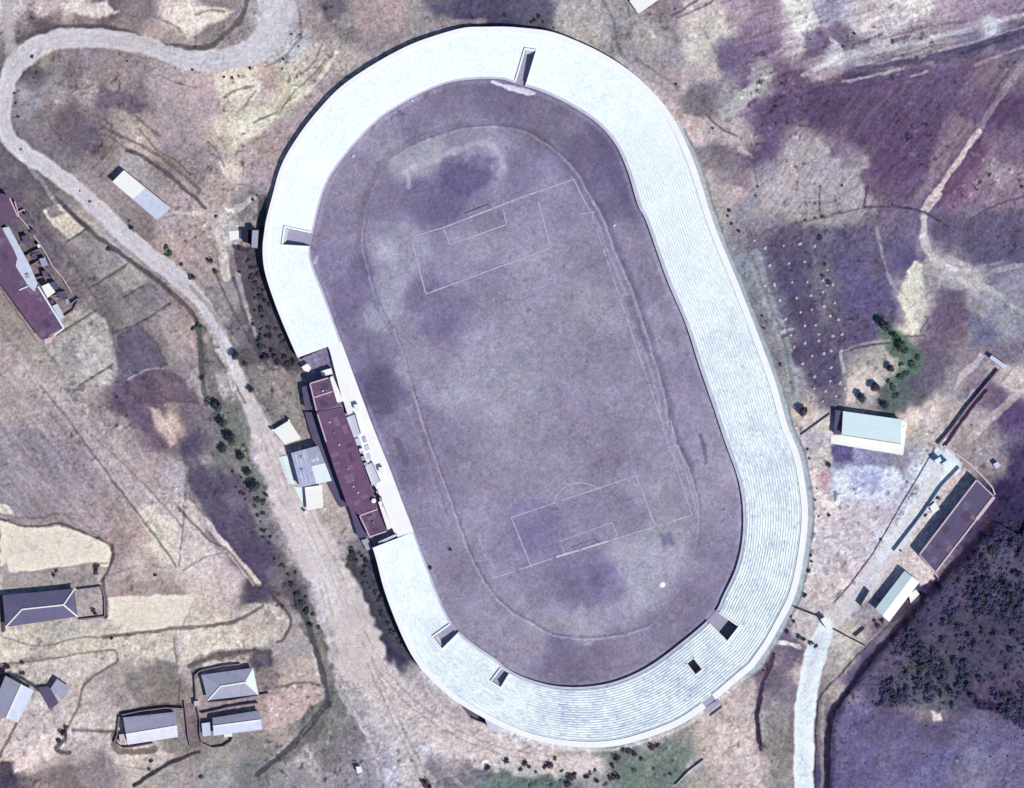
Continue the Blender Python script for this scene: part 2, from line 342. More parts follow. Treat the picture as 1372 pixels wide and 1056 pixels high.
# south-western plots
patch(pts2("56 268;84 268;118 300;160 345;205 395;240 440;262 490;250 510;168 505;150 460;128 418;98 384;74 330"), (126, 117, 142), 3, .6)
patch(pts2("985 250;1010 150;1120 100;1372 40;1372 66;1330 130;1240 275;1180 272;1168 215;1130 190;1070 178;1020 200"), (100, 84, 122), 12, .4)
patch(ZA("215,80 300,55 430,180 360,238 270,160"), (208, 198, 188), 1.5, .9, mask='field_tan')
patch(ZA("230,70 290,66 315,105 255,118"), (136, 126, 146), 3, .8)
patch(ZA("360,245 435,190 640,330 610,390 560,400 470,330"), (160, 152, 164), 3, .6)
patch(ZA("560,430 660,360 740,430 700,480 620,500"), (172, 166, 170), 3, .5)
patch(ZA("240,785 370,700 490,600 540,640 565,760 565,850 400,970"), (182, 178, 184), 1.5, .75, mask='field_grey')
patch(ZA("290,800 360,720 400,760 380,900 320,880"), (150, 145, 158), 8, .7)
patch(ZA("580,720 700,650 800,760 860,860 640,935 600,880"), (104, 92, 140), 2.5, .8)
patch(ZA("600,960 650,935 780,880 880,900 960,970 1020,1056 600,1056"), (112, 84, 128), 3, .8)
patch(ZA("790,590 860,570 960,650 1000,860 900,820 840,720"), (178, 160, 170), 5, .6)
patch(ZB("0,665 100,695 200,705 300,690 400,725 540,785 565,830 545,900 420,900 200,930 60,955 30,880 0,900"), (222, 214, 198), 1.5, 1, mask='field_cream')
patch(ZB("-20,580 50,600 70,640 40,665 -20,660"), (222, 214, 206), 1.5, .9)
line(ZB("0,650 100,668 200,672 300,650 400,690 530,765"), 8, (158, 145, 152), .8, dz=.5)
line(ZB("0,662 100,690 200,698 300,680 400,718 540,782"), 2.2, (110, 98, 112), .9, dz=-.3)
patch(ZB("690,640 780,590 900,700 890,920 870,900 700,640"), (210, 204, 196), 3, .8)
patch(ZB("450,230 520,290 720,530 640,560 520,400 420,270"), (178, 165, 176), 5, .6)
patch(ZB("750,90 800,100 860,200 900,270 860,290 800,210"), (205, 185, 172), 4, .7)
patch(ZB("600,20 720,100 780,200 850,300 800,340 700,180 600,80"), (112, 84, 132), 6, .6)
patch(ZB("900,260 1000,320 1060,480 1130,560 1250,740 1358,960 1358,1056 1290,980 1180,820 1060,680 960,480"), (92, 78, 125), 6, .75)
patch(ZB("1130,100 1210,150 1250,280 1300,440 1358,540 1300,560 1200,380 1110,180"), (112, 132, 132), 4, .75)
patch(ZC("550,90 700,70 860,75 980,90 985,120 910,250 700,270 545,200"), (222, 213, 196), 1.5, 1, mask='field_cream')
patch(ZC("530,20 880,10 940,75 560,85"), (174, 152, 154), 2.5, .85)
patch(ZC("540,290 880,280 890,420 660,380 600,370"), (204, 197, 191), 2, .8)
patch(ZC("890,270 1340,180 1358,330 1000,400 910,440"), (208, 200, 193), 2, .85, mask='field_pale')
patch(ZC("0,440 180,420 560,365 590,400 540,440 430,500 400,580 370,560 270,490 190,540 80,480"), (202, 194, 192), 2, .8)
patch(ZC("190,560 300,640 360,560 400,600 340,750 200,860 40,900 20,870"), (200, 191, 196), 2, .85)
patch(ZC("640,480 880,420 900,620 700,640 640,580"), (136, 129, 137), 4, .85)
patch(ZC("180,240 400,210 410,290 300,300 200,310"), (168, 168, 165), 5, .5)
patch(ZC("400,100 520,70 530,180 410,200"), (172, 165, 172), 2, .8)
patch(ZC("400,620 500,580 640,560 700,640 520,700"), (176, 168, 178), 7, .6)
patch(ZC("90,880 250,760 300,720 330,800 260,900 80,960"), (226, 206, 196), 7, .7)
patch(ZC("0,930 60,920 90,1056 -20,1056"), (84, 70, 108), 5, .8)
patch(ZC("90,1000 260,960 330,940 380,1056 90,1056"), (130, 114, 138), 7, .7)
patch(ZC("540,870 740,850 900,890 760,960 600,940"), (202, 190, 188), 4, .7)
patch(ZC("800,830 900,800 960,860 860,890"), (140, 135, 135), 4, .6)
patch(ZH("60,560 300,530 350,600 230,700 90,760"), (198, 174, 170), 3, .8)
patch(ZH("-60,130 110,120 190,220 140,300 -60,280"), (192, 181, 180), 2, .8)
patch(ZH("40,160 90,150 110,210 80,230"), (160, 150, 150), 3, .7)
patch(ZH("0,360 80,360 100,430 20,460 -20,430"), (100, 86, 120), 4, .9)
patch(ZH("370,540 430,560 450,720 400,830 300,840 270,780 350,650"), (122, 130, 142), 8, .7)
patch(ZH("480,640 550,660 560,740 500,720"), (128, 112, 150), 6, .7)
patch(ZH("480,640 640,560 760,680 860,860 760,960 660,860 560,760"), (200, 200, 212), 11, .35)
# tillage marks
streaks(ZB("0,0 240,60 560,420 700,700 520,770 0,600"), 49, .045, 2.6, 60, 10)
streaks(ZB("420,150 700,400 900,640 860,880 640,560"), 50, .05, 2.4, 60, 8)
streaks(ZC("550,90 980,90 910,250 545,200"), -4, .02, 2.4, 40)
streaks(ZD("420,440 1150,350 1300,270 880,980 560,900 480,620"), 128, .05, 2.2, 30, 10)
streaks(ZD("1358,420 1358,1000 900,1056 1150,680"), 128, .05, 2.2, 40, 8)
streaks(ZE("20,200 330,140 430,800 300,900 180,620"), 68, .06, 2.3, 50, 8)
# north-east
patch(ZD("0,400 75,375 85,410 20,490 -110,560 -150,530"), (172, 166, 172), 3, .7)
patch(ZD("150,0 280,0 300,110 240,210 190,120"), (216, 212, 210), 5, .75)
patch(ZD("240,160 340,130 370,220 300,300 250,300"), (118, 106, 150), 6, .7)
patch(ZD("560,60 900,10 880,60 700,160 600,140"), (216, 202, 206), 8, .6)
patch(ZD("280,470 400,440 450,560 400,640 320,600"), (84, 72, 120), 9, .6)
patch(ZD("420,430 700,370 920,340 1100,330 1000,560 880,560 700,480 560,520"), (94, 78, 132), 9, .5)
patch(ZD("560,640 820,600 960,640 900,820 720,960 600,860"), (94, 72, 126), 12, .5)
patch(ZD("130,840 240,740 330,720 400,800 540,770 585,800 520,890 550,960 540,1056 20,1056 40,900"), (172, 162, 174), 4, .8, mask='field_lilac')
patch(ZD("430,760 560,760 540,840 440,850"), (128, 118, 150), 4, .6)
patch(ZD("1000,560 1130,640 1110,700 860,1000 780,1040 850,900"), (160, 142, 160), 8, .5)
patch(Z(680, 0, "1060,560 1150,480 1330,380 1335,400 1260,480 1180,560 1090,640"), (176, 172, 178), 3, .8)
patch(Z(680, 0, "930,420 1040,440 1040,580 960,600 880,560"), (126, 108, 132), 7, .4)
patch(Z(680, 0, "880,580 1000,590 1160,700 1240,790 1180,780 1000,700 920,660"), (192, 176, 182), 4, .7)
patch(Z(680, 0, "1030,720 1160,730 1230,860 1240,960 1050,920"), (132, 116, 142), 5, .6)
patch(Z(680, 0, "240,100 460,60 520,180 540,260 380,180"), (188, 180, 182), 6, .6)
patch(Z(680, 0, "870,160 960,80 1060,60 1100,160 960,300 900,340"), (204, 194, 192), 10, .6)
# east field with the heaps and the ground round the hall
patch(ZE("-40,190 230,150 340,160 420,330 400,520 430,800 300,1010 180,800 90,520 -20,360"), (96, 86, 122), 7, .5, mask='field_dark')
patch(ZE("300,260 380,300 400,620 330,700 290,500"), (122, 114, 140), 8, .5)
patch(ZE("400,180 600,160 720,470 760,640 620,740 440,780"), (100, 88, 142), 8, .5)
patch(ZE("620,120 840,100 850,300 740,440 660,300"), (112, 98, 148), 8, .4)
patch(ZE("800,335 850,370 855,460 820,580 800,640 830,700 740,712 770,620 720,520 760,420"), (208, 201, 188), 3, .95)
line(ZE("810,490 780,570 800,560 820,500"), 1.3, (170, 165, 160), .7)
patch(ZE("600,600 690,650 760,720 860,830 840,900 740,950 700,850 640,720"), (86, 116, 108), 6, .8)
patch(ZE("600,950 740,900 800,1000 760,1100 640,1080"), (92, 112, 112), 7, .6)
patch(ZE("470,940 560,860 620,900 660,960 560,1000 500,1056 460,1056"), (208, 192, 182), 4, .85)
patch(ZE("580,810 720,830 760,880 640,880"), (188, 178, 172), 4, .7)
patch(ZE("900,120 1358,60 1358,330 1060,360 960,300 890,200"), (98, 84, 128), 8, .5)
patch(ZE("930,480 1060,500 1060,640 980,680 900,620"), (118, 92, 128), 8, .6)
patch(ZE("1050,600 1180,620 1200,720 1100,760"), (104, 104, 150), 8, .6)
line(ZE("0,300 60,520 130,700 180,900 200,1056"), 13, (152, 158, 172), .6)
line(ZE("-10,330 40,470 110,640 160,800 190,1000"), 4, (120, 126, 140), .6)
patch(ZF("380,290 490,292 505,370 400,372"), (108, 100, 165), 3.5, .85)
patch(ZF("490,305 670,360 660,412 480,385"), (152, 152, 198), 4, .8)
patch(ZF("395,400 560,395 700,405 770,470 650,585 420,560"), (208, 213, 236), 6, .95)
patch(ZF("480,410 640,420 640,520 500,505"), (172, 175, 220), 7, .6)
patch(ZF("340,560 420,570 400,612 340,602"), (238, 224, 222), 2, .9)
patch(ZF("330,420 390,440 380,520 330,520"), (190, 140, 150), 5, .6)
patch(ZF("390,840 470,850 460,930 390,930"), (150, 128, 138), 4, .8)
patch(ZF("340,930 380,820 390,830 370,950"), (150, 132, 142), 2, .8)
patch(ZF("430,600 640,560 560,820 420,1000 330,900 380,640"), (212, 198, 208), 14, .5)
patch(ZY("470,45 520,40 600,120 590,155 440,320 370,400 260,560 180,640 130,700 100,690 200,540 300,380 380,300 420,180 420,110"), (212, 218, 234), 3, .9, mask='concrete_yard')
patch(ZY("290,380 370,340 380,400 230,600 160,660 200,540"), (232, 238, 242), 4, .9)
patch(ZY("440,150 560,110 580,170 440,310 390,300"), (226, 240, 246), 4, .9)
patch(ZY("600,155 650,170 330,575 375,615 470,740 385,790 245,625"), (208, 194, 196), 3, .8)
patch(ZY("520,30 790,0 860,120 760,240 640,160"), (172, 156, 162), 8, .5)
patch(ZE("1040,900 1140,800 1170,820 1010,990"), (198, 186, 192), 3, .7)
patch(Z(1012, 520, "850,140 900,100 960,50 940,150 880,240"), (212, 190, 178), 4, .7)
# hill in the south-east
HILL = ZG("905,0 700,235 560,395 430,575 362,700 345,1056 400,1200 1600,1200 1600,-700 1340,-220 1200,-300")
HILLEDGE = ZG("1240,-360 905,5 700,240 560,400 430,580 362,700 345,1120")
patch(ZG("560,620 640,480 860,380 960,240 1040,360 1100,500 1040,640 860,660 700,640"), (82, 82, 102), 12, .55)
patch(ZG("700,560 900,440 940,560 860,640"), (86, 100, 112), 10, .5)
patch(ZG("640,600 760,640 940,680 930,720 760,690"), (130, 108, 132), 6, .6)
patch(ZG("880,660 930,670 940,710 890,710"), (198, 178, 180), 2.5, .8)
patch(ZG("1030,530 1140,600 1250,640 1290,690 1200,660 1120,650"), (52, 38, 88), 3, .8)
patch(ZG("360,720 560,640 620,800 560,1056 350,1056"), (92, 85, 130), 14, .5)
patch(ZG("860,860 1060,920 1300,860 1358,1056 980,1056"), (108, 101, 142), 18, .5)
patch(ZY("600,620 780,330 860,240 942,230 942,600 780,560 700,640 560,760"), (58, 44, 94), 9, .75)
patch(ZY("680,540 820,520 940,640 940,820 760,820"), (96, 92, 112), 14, .5)
patch(ZY("620,860 780,780 860,900 700,980"), (92, 88, 112), 14, .4)
line(HILLEDGE + np.array([4, 4]), 8, (74, 56, 100), .85, warp=1.2)
line(ZG("640,262 520,370 400,500 350,600 338,720 338,1056"), 4, (170, 154, 152), .8)
line(ZG("890,0 680,225 560,338 440,468 330,590 308,700 300,1056"), 2.2, (92, 78, 102), .85, dz=-.3)
# around the arena
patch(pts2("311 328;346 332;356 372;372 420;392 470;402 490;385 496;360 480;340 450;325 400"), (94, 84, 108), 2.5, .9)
line(pts2("318 368;324 395;332 422;342 450"), 7, (160, 157, 178), .8)
line(pts2("352 265;350 300;350 340;356 375;370 415;388 460"), 9, (96, 98, 122), .75)
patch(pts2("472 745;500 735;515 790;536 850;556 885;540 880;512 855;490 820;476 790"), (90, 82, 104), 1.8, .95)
patch(pts2("464 726;496 724;502 748;480 758"), (128, 116, 150), 2, .8)
patch(pts2("397 505;404 498;416 520;412 532"), (150, 140, 172), 2, .8)
patch(ZG("200,340 80,340 0,520 -10,700 80,640 120,520 190,420"), (132, 116, 142), 5, .7)
line(ZG("90,400 40,520 10,680 15,820"), 5, (98, 78, 110), .8, dz=-.3)
line(ZG("100,320 160,325 220,345"), 5, (226, 212, 206), .9)
patch(ZG("60,650 190,620 190,960 120,1056 40,860"), (146, 138, 144), 7, .6)
patch(Z(680, 776, "640,920 860,800 930,860 900,1000 840,1056 560,1056"), (112, 136, 128), 8, .75)
patch(Z(680, 776, "0,950 240,930 340,1000 300,1056 0,1056"), (100, 122, 124), 8, .75)
patch(Z(680, 776, "1000,740 1080,700 1160,760 1260,1000 1300,1056 1240,1056 1130,800"), (216, 197, 186), 6, .7)
patch(Z(340, 776, "1180,1000 1358,960 1358,1056 1150,1056"), (112, 135, 130), 8, .7)
patch(Z(340, 776, "850,1056 900,1030 1100,990 1200,970 1200,1000 1000,1056"), (118, 110, 138), 6, .6)

# ------------------------------------------------------------------ ditches, bunds and plot edges
DK = (108, 100, 126)
line(ZA("280,20 440,170 650,330 800,440 960,590 1000,680 1020,900 1040,1056"), 5.5, (108, 104, 130), .85, dz=-.35)
line(ZA("310,270 480,520 560,650 580,780 610,920"), 2.2, (118, 110, 138), .7)
for t in ("330,250 430,180", "450,480 650,350", "620,520 730,460", "580,700 720,640 860,550", "400,970 570,860", "280,715 490,590"):
    line(ZA(t), 2.4, (100, 92, 122), .85, dz=-.2, rag=.5)
line(ZA("640,940 740,890 830,880"), 2.2, (165, 150, 168), .8)
line(ZB("200,-10 340,150 430,280 640,560 800,770 890,900"), 2.6, (124, 114, 138), .85, dz=-.25)
line(ZB("300,130 450,330 600,530 700,680"), 3, (182, 168, 178), .6)
line(ZB("430,210 640,400 850,620 920,700"), 2.2, (146, 132, 152), .7)
line(ZB("920,560 930,640 905,900"), 1.7, (140, 130, 140), .8)
line(ZB("930,560 1040,680 1160,820 1300,990"), 8, (206, 196, 199), .85, mask='footpath')
line(ZB("900,600 1050,760 1160,830 1300,1010"), 2.6, (112, 102, 122), .9, dz=-.2)
line(ZB("930,920 1050,850 1160,835"), 1.8, (142, 130, 140), .7)
line(ZB("690,900 560,940 540,960"), 2, (140, 130, 140), .6)
line(ZB("560,790 570,850 545,920 510,975"), 3.5, (104, 98, 118), .9, dz=-.3)
line(ZB("60,945 200,925 420,895 540,885"), 2.5, (130, 125, 140), .7)
line(ZC("520,292 700,272 880,250 1150,222 1290,160 1330,130"), 4, (112, 110, 120), .85, dz=-.3)
line(ZC("0,285 190,340 380,300 520,292"), 2, (138, 130, 138), .8)
line(ZC("0,430 200,410 520,360 585,368 600,410"), 2, (132, 125, 132), .8)
line(ZC("600,410 430,530 400,640 340,750 330,830"), 3, (126, 118, 130), .85)
line(ZC("985,100 910,260"), 1.6, (160, 150, 150), .8)
line(ZC("880,290 890,420 905,620"), 2.2, (136, 128, 138), .8)
line(ZC("1155,290 1160,340"), 1.6, (160, 150, 155), .8)
line(ZC("680,1040 800,960 900,910 1000,872"), 5, (92, 86, 100), .9, dz=-.3)
line(ZC("520,0 530,100 530,190"), 4, (102, 98, 112), .9, dz=-.3)
line(ZC("400,200 540,188"), 2.2, (108, 98, 120), .9)
line(ZC("0,900 20,850 100,700"), 3.2, (118, 110, 128), .9, dz=-.2)
line(ZC("545,900 600,940 750,965"), 1.7, (150, 140, 145), .8)
line(ZC("370,762 470,765 570,770"), 4, (112, 108, 115), .8)
line(ZC("300,760 330,800 280,860 350,880"), 5, (100, 92, 108), .7)
line(ZC("960,440 1080,390 1220,370 1358,360"), 5, (124, 118, 132), .8)
line(ZC("905,620 910,500"), 2, (110, 100, 122), .8)
line(ZH("0,50 20,35 60,50 110,100 185,205 150,300 120,320"), 3.2, (100, 90, 108), .85, dz=-.25)
line(ZH("160,0 215,110 270,220 330,420 370,600 340,660 200,830 20,990"), 6.5, (98, 96, 114), .85, dz=-.35)
line(ZH("185,20 260,160 310,330"), 3, (120, 125, 130), .6)
line(ZH("290,720 200,850 30,1000"), 2, (165, 160, 172), .7)
line(ZH("100,555 250,522 340,540"), 3, (118, 108, 120), .8)
for t in ("480,260 560,420 640,560", "520,280 600,400 650,500", "480,240 540,400 600,520"):
    line(ZH(t), 3, (140, 132, 148), .6, rag=.7)
line(ZH("500,270 570,420 640,500 700,560"), 2.6, (212, 205, 208), .6, rag=.7)
line(ZH("400,500 460,620 560,760 640,1000"), 5, (206, 200, 208), .5, rag=.7)
line(ZH("600,680 620,850 650,1056"), 3, (165, 155, 165), .5, rag=.7)
line(ZH("900,1040 1000,1000 1180,965"), 2, (118, 108, 132), .7)
line(ZH("730,540 690,620 660,680"), 3, (150, 142, 158), .6)
# north-east tracks
line(ZD("240,380 420,310 600,262 900,195 1150,130 1400,60"), 6, (182, 178, 192), .8, mask='cart_track')
line(ZD("520,345 700,320 800,305 1050,265 1200,205 1400,130"), [5, 8, 11, 13, 12, 14], (100, 98, 146), .9, rag=.5, soft=1.5)
line(ZD("700,300 900,262 1100,215 1300,150 1400,120"), 3.4, (176, 172, 190), .8, rag=.7)
line(ZD("620,318 760,296 860,286"), 3, (188, 184, 198), .8, rag=.7)
line(ZD("430,300 520,290 640,262"), 4, (178, 168, 182), .7, rag=.7)
line(ZD("420,250 470,225 560,205 640,175"), 3, (120, 108, 138), .8, rag=.8)
line(ZD("690,215 720,200 780,185"), 4, (96, 88, 122), .8, rag=.6)
line(ZD("1030,270 1180,225 1330,165"), 3, (82, 78, 128), .9, rag=.6)
line(ZD("440,412 560,392 740,345"), 3.5, (192, 184, 198), .85)
line(ZD("785,388 870,360"), 3, (190, 184, 196), .8)
line(ZD("1110,328 1240,280 1400,220"), 3.5, (168, 158, 184), .8)
line(ZD("480,380 700,290 960,220"), 3, (122, 116, 150), .7, rag=.6)
line(ZD("640,195 760,165 900,130 1060,110"), 3, (135, 122, 152), .7, rag=.6)
line(ZD("380,200 430,262 350,330 300,350"), 5, (202, 198, 208), .7)
line(ZD("290,20 340,130 400,230"), 1.7, (150, 142, 158), .7)
line(ZD("650,20 690,160"), 1.5, (160, 145, 160), .6)
line(ZD("600,20 680,170"), 1.5, (160, 145, 160), .6)
line(ZD("1400,270 1250,470 1130,660"), 7, (150, 136, 168), .7, mask='cart_track')
line(ZD("1130,660 1000,850 850,1060"), [7, 6, 9], (204, 184, 188), .9, mask='cart_track')
line(ZD("1320,310 1220,450 1160,560"), 2.4, (100, 86, 132), .8)
line(ZE("925,0 870,75"), 8, (202, 182, 186), .9, mask='cart_track')
line(ZE("850,100 845,190 830,300"), 9, (150, 142, 168), .7, mask='cart_track')
line(ZE("850,120 860,240 900,325 1000,395 1080,450 1200,482"), [7, 10, 12, 9, 10, 6], (198, 188, 190), .85, mask='cart_track')
line(ZE("1000,400 1100,412 1240,382 1358,360"), 6, (170, 162, 178), .6)
line(ZE("1200,490 1290,560 1358,600"), 5, (176, 170, 184), .6)
line(ZE("555,66 680,62 780,72 870,102 960,160"), 2.6, (92, 82, 118), .9, dz=-.2)
line(ZE("555,66 330,120 230,142 60,180"), 3, (118, 110, 126), .7)
line(ZE("328,-40 325,110"), 2, (104, 94, 122), .8)
line(ZE("220,-80 220,130"), 1.6, (150, 142, 158), .6)
line(ZE("570,-40 548,60"), 3.4, (92, 78, 122), .8)
line(ZE("1358,10 1200,60 1080,130"), 2.6, (96, 84, 118), .8, dz=-.2)
line(ZE("880,190 905,260 965,335 1060,372 1250,345"), 2.4, (158, 148, 168), .8)
line(ZE("930,270 1000,320 1050,330"), 2, (150, 142, 165), .7)
line(ZE("610,160 640,300 690,450 745,500"), 4, (164, 156, 174), .8, rag=.6)
line(ZE("430,802 560,767 680,748"), 2, (92, 84, 106), .9)
line(ZE("440,795 560,755 680,738"), 3, (170, 162, 174), .7)
line(ZE("430,800 450,900"), 4, (192, 184, 184), .8)
line(ZE("830,700 870,640 860,620"), 2, (104, 96, 116), .8)
line(ZE("740,720 860,712"), 1.8, (120, 112, 120), .8)
line(ZE("140,720 200,700"), 3.5, (100, 96, 118), .9)
line(ZE("130,700 190,680"), 3, (190, 186, 194), .8)
line(ZE("1320,860 1150,1056"), 2.5, (150, 130, 145), .5)
line(Z(1012, 520, "1358,0 1220,130 1080,260"), 9, (200, 182, 178), .6)
line(Z(1012, 520, "1160,10 1060,140 960,280"), 4.5, (92, 66, 104), .9, dz=-.5)
line(Z(1012, 520, "1100,20 960,200 840,370"), 6, (188, 176, 184), .6, mask='footpath')
line(Z(680, 776, "1340,380 1290,520 1260,680 1280,860"), 4.5, (104, 88, 116), .8, dz=-.25)
line(Z(680, 776, "840,1050 900,990 995,910"), 3, (178, 172, 172), .8)
line(Z(680, 0, "480,0 540,120 560,240 600,300"), 4, (132, 118, 140), .6)
line(Z(680, 0, "600,20 620,90"), 3, (120, 108, 132), .7)
line(Z(680, 0, "830,80 930,20 960,0"), 3, (110, 82, 118), .8)
line(Z(680, 0, "860,90 1000,30 1040,0"), 2.4, (120, 92, 124), .7)
line(Z(680, 0, "1000,580 1080,650 1160,690"), 2.4, (96, 84, 112), .8)
line(Z(680, 0, "560,300 660,380 760,470 830,540"), 10, (176, 168, 186), .6)
line(Z(680, 0, "650,300 760,370 860,440"), 3, (140, 120, 136), .6, rag=.7)
line(Z(680, 0, "1240,760 1260,940"), 2, (110, 98, 118), .7)

# scrubby banks beside the ditches, darker strips along the houses
line(pts2("372 745;392 790;412 830;430 870;440 910;436 945;415 985;385 1015"), [16, 18, 20, 16, 14, 16, 14, 10], (112, 106, 124), .65, rag=.6, soft=3)
line(pts2("284 430;268 452;272 480;282 510;292 540"), [8, 9, 9, 12, 14], (112, 112, 126), .65, rag=.6, soft=2.5)
line(pts2("262 905;268 884;300 878;332 874;352 882"), 10, (132, 124, 140), .7, rag=.6, soft=2)
line(pts2("160 957;190 950;222 946;248 948"), 7, (112, 102, 120), .6, rag=.5)
line(pts2("152 985;158 1004;180 1008;206 1002"), 8, (112, 98, 118), .6, rag=.6)
patch(pts2("246 942;262 938;270 1000;252 1003"), (128, 112, 134), 2.5, .75)
patch(pts2("345 905;372 900;376 930;352 934"), (142, 128, 150), 4, .7)
patch(pts2("268 986;310 990;308 1000;275 1002"), (140, 132, 145), 2.5, .7)
patch(pts2("0 892;14 905;6 925;-10 915"), (90, 80, 112), 3, .7)
line(pts2("12 902;28 908;44 918;52 924"), 5, (88, 78, 110), .7, rag=.5)
patch(pts2("4 768;60 764;128 768;136 786;104 790;4 796"), (158, 152, 160), 3, .7)
line(pts2("2 800;4 845"), 6, (96, 86, 112), .7)
for q_ in ("40 30;90 36;150 38;190 50", "200 20;230 32;244 44", "262 20;280 14;300 16", "150 6;170 20;190 24", "96 132;112 148;140 160;150 172", "120 176;148 184;176 204", "176 150;196 168;214 182", "60 150;70 172;88 190;104 204", "210 100;240 112;262 118", "280 190;292 206;300 222", "318 150;330 140;342 122", "300 130;318 120;340 116", "390 132;374 148;352 160", "432 60;420 84;404 100"):
    line(pts2(q_), 2.6, (112, 100, 118), .65, rag=.9)
# ------------------------------------------------------------------ roads
line(pts2("372 -20;368 25;352 58;318 76;280 82;240 78;190 60;110 50;62 58;30 78;12 105;4 140;8 178;32 205;68 228;112 262;160 308;205 346;240 374;268 402;288 432;302 462;318 498"),
     [46, 42, 34, 27, 25, 22, 22, 23, 24, 26, 22, 19, 20, 22, 20, 20, 20, 21, 20, 17, 14, 13, 12], (199, 197, 210), .94, rag=.14, soft=2, mask='dirt_road')
line(pts2("368 10;352 56;318 77;270 82"), [20, 16, 10, 6], (204, 208, 220), .7, rag=.5)
line(pts2("318 498;330 530;350 575;368 620;392 680;418 730;446 780;468 830;485 880"), [14, 17, 25, 36, 42, 48, 48, 52, 60], (206, 198, 205), .85, rag=.2, soft=4, mask='dirt_road')
line(pts2("400 690;430 760;460 830;500 900"), 16, (214, 208, 216), .7, rag=.6, soft=5)
line(pts2("10 -10;12 40;14 66"), 13, (172, 170, 180), .8, mask='dirt_road')
line(pts2("0 180;24 205;60 250;75 272"), 5, (205, 205, 222), .35)
line(ZA("1010,600 1100,760 1150,850 1230,960"), 5, (206, 198, 204), .6)
line(ZA("1100,820 1170,930 1240,1056"), 2, (110, 104, 124), .8)
line(ZA("1100,790 1150,870 1180,980"), 6, (208, 200, 200), .6)
line(pts2("300 345;296 310;292 295;262 286;232 284"), [9, 9, 8, 5, 4], (198, 190, 192), .85, mask='footpath')
line(pts2("304 372;298 345;294 305;300 292;318 280;340 266"), [9, 10, 11, 10, 8, 6], (200, 193, 194), .85, mask='footpath')
line(ZA("1080,380 1110,450 1160,560 1230,680 1310,820"), 3, (98, 92, 116), .8, dz=-.3)
line(ZA("1180,420 1210,520 1250,640 1300,780 1358,880"), 4, (96, 88, 114), .8, dz=-.3)
line(ZA("960,470 1050,560 1110,650 1200,760"), 5, (140, 138, 150), .6)
for q_, w_ in (("330 520;362 590;392 660;424 730;452 790;480 860;520 930", 1.6), ("337 518;372 590;404 662;436 728;462 780;492 850;534 925", 1.6), ("352 560;380 640;410 720;440 800;452 880;470 950;520 1050", 1.5), ("430 790;452 870;490 940;560 1000;620 1056", 1.7), ("436 786;460 866;500 934;570 990;640 1050", 1.7), ("462 800;500 900;560 960;640 1000", 1.4), ("345 560;356 600;376 650", 1.4)):
    line(pts2(q_), w_, (165, 154, 162), .4, rag=1.0)
    line(pts2(q_) + np.array([3, -1]), w_, (216, 210, 214), .4, rag=1.0)
for q_ in ("366 20;348 58;316 74;280 79;240 75;190 57;110 47;60 56;28 80;10 106;2 140;6 180;30 208;66 231;110 265;158 311;203 349;238 377;266 405;286 435;300 465", "372 26;354 64;320 82;280 87;240 83;190 65;110 55;64 64;34 86;17 110;9 142;13 176;37 202;72 225;116 258;164 304;210 342;244 370;272 399;291 428;306 460"):
    line(pts2(q_), 1.4, (166, 160, 170), .35, rag=1.0)
line(pts2("470 850;500 905;545 948;600 985;660 1010;730 1024;800 1026"), [50, 54, 50, 46, 40, 30, 20], (208, 197, 200), .82, rag=.3, soft=6)
line(pts2("495 900;520 960;545 1010;570 1070"), 34, (204, 193, 198), .7, rag=.4, soft=6)
for q_ in ("480 850;512 905;552 948;606 984;664 1008;740 1022", "488 846;520 900;560 942;612 977;668 1001;742 1014", "492 890;524 960;548 1010;572 1060", "499 888;531 957;556 1007;580 1058"):
    line(pts2(q_), 1.8, (150, 138, 146), .7, rag=.9)
line(pts2("505 885;548 925;600 962;660 992"), 12, (190, 178, 188), .45, rag=.7, soft=3)
line(pts2("1104 846;1122 826;1150 796;1180 758;1206 722;1228 686;1246 652;1258 628"), [18, 22, 24, 22, 20, 18, 16, 12], (216, 210, 220), .75, rag=.25, soft=3, mask='pale_road')
# pale road in the south-east
line(pts2("1108 838;1100 856;1092 880;1084 915;1079 950;1077 1000;1077 1080"), [16, 22, 26, 25, 24, 24, 24], (222, 230, 246), .95, rag=.1, soft=1.5, mask='pale_road')
line(pts2("1100 850;1088 890;1080 930"), 10, (204, 198, 212), .4, rag=.5)
# apron round the stands on the east and south
EA = OUTER[(OUTER[:, 0] > 905) & (OUTER[:, 1] > 165) & (OUTER[:, 1] < 910)]
line(EA + np.array([4.5, 0.8]), 8.5, (164, 172, 190), .85, rag=.15, soft=1.2, mask='stadium_apron')
line(EA + np.array([8.6, 1.8]), 1.8, (112, 116, 140), .75, rag=.6)
SA = OUTER[(OUTER[:, 1] > 895)]
line(SA + np.array([0.5, 4.5]), 5, (196, 196, 212), .6, rag=.3)
line(pts2("352 260;372 212;396 176;424 142;462 104;504 74;546 52;600 33;650 29"), 8, (176, 160, 176), .5)

# ------------------------------------------------------------------ air-washed palette: less chroma, cooler lights
lum_ = IMG @ np.array((.3, .55, .15), np.float32)
hi_ = sstep(120, 200, lum_)[..., None]
east_ = sstep(900, 1000, GX + wx1)[..., None]
IMG = lum_[..., None] + (.46 + .24 * east_ + (.38 - .16 * east_) * hi_) * (IMG - lum_[..., None])
IMG += np.array((2, 3, 1), np.float32) * (1 - hi_) + np.array((2, 5, 5), np.float32) * hi_
IMG[..., 2] += .6 * np.clip(IMG[..., 0] - IMG[..., 2] - 9, 0, 60)
IMG += np.array((-2, 0, 7), np.float32) * sstep(125, 85, lum_)[..., None] * (1 - east_)
IMG += np.array((3, -1, -3), np.float32) * hi_ * (1 - east_)
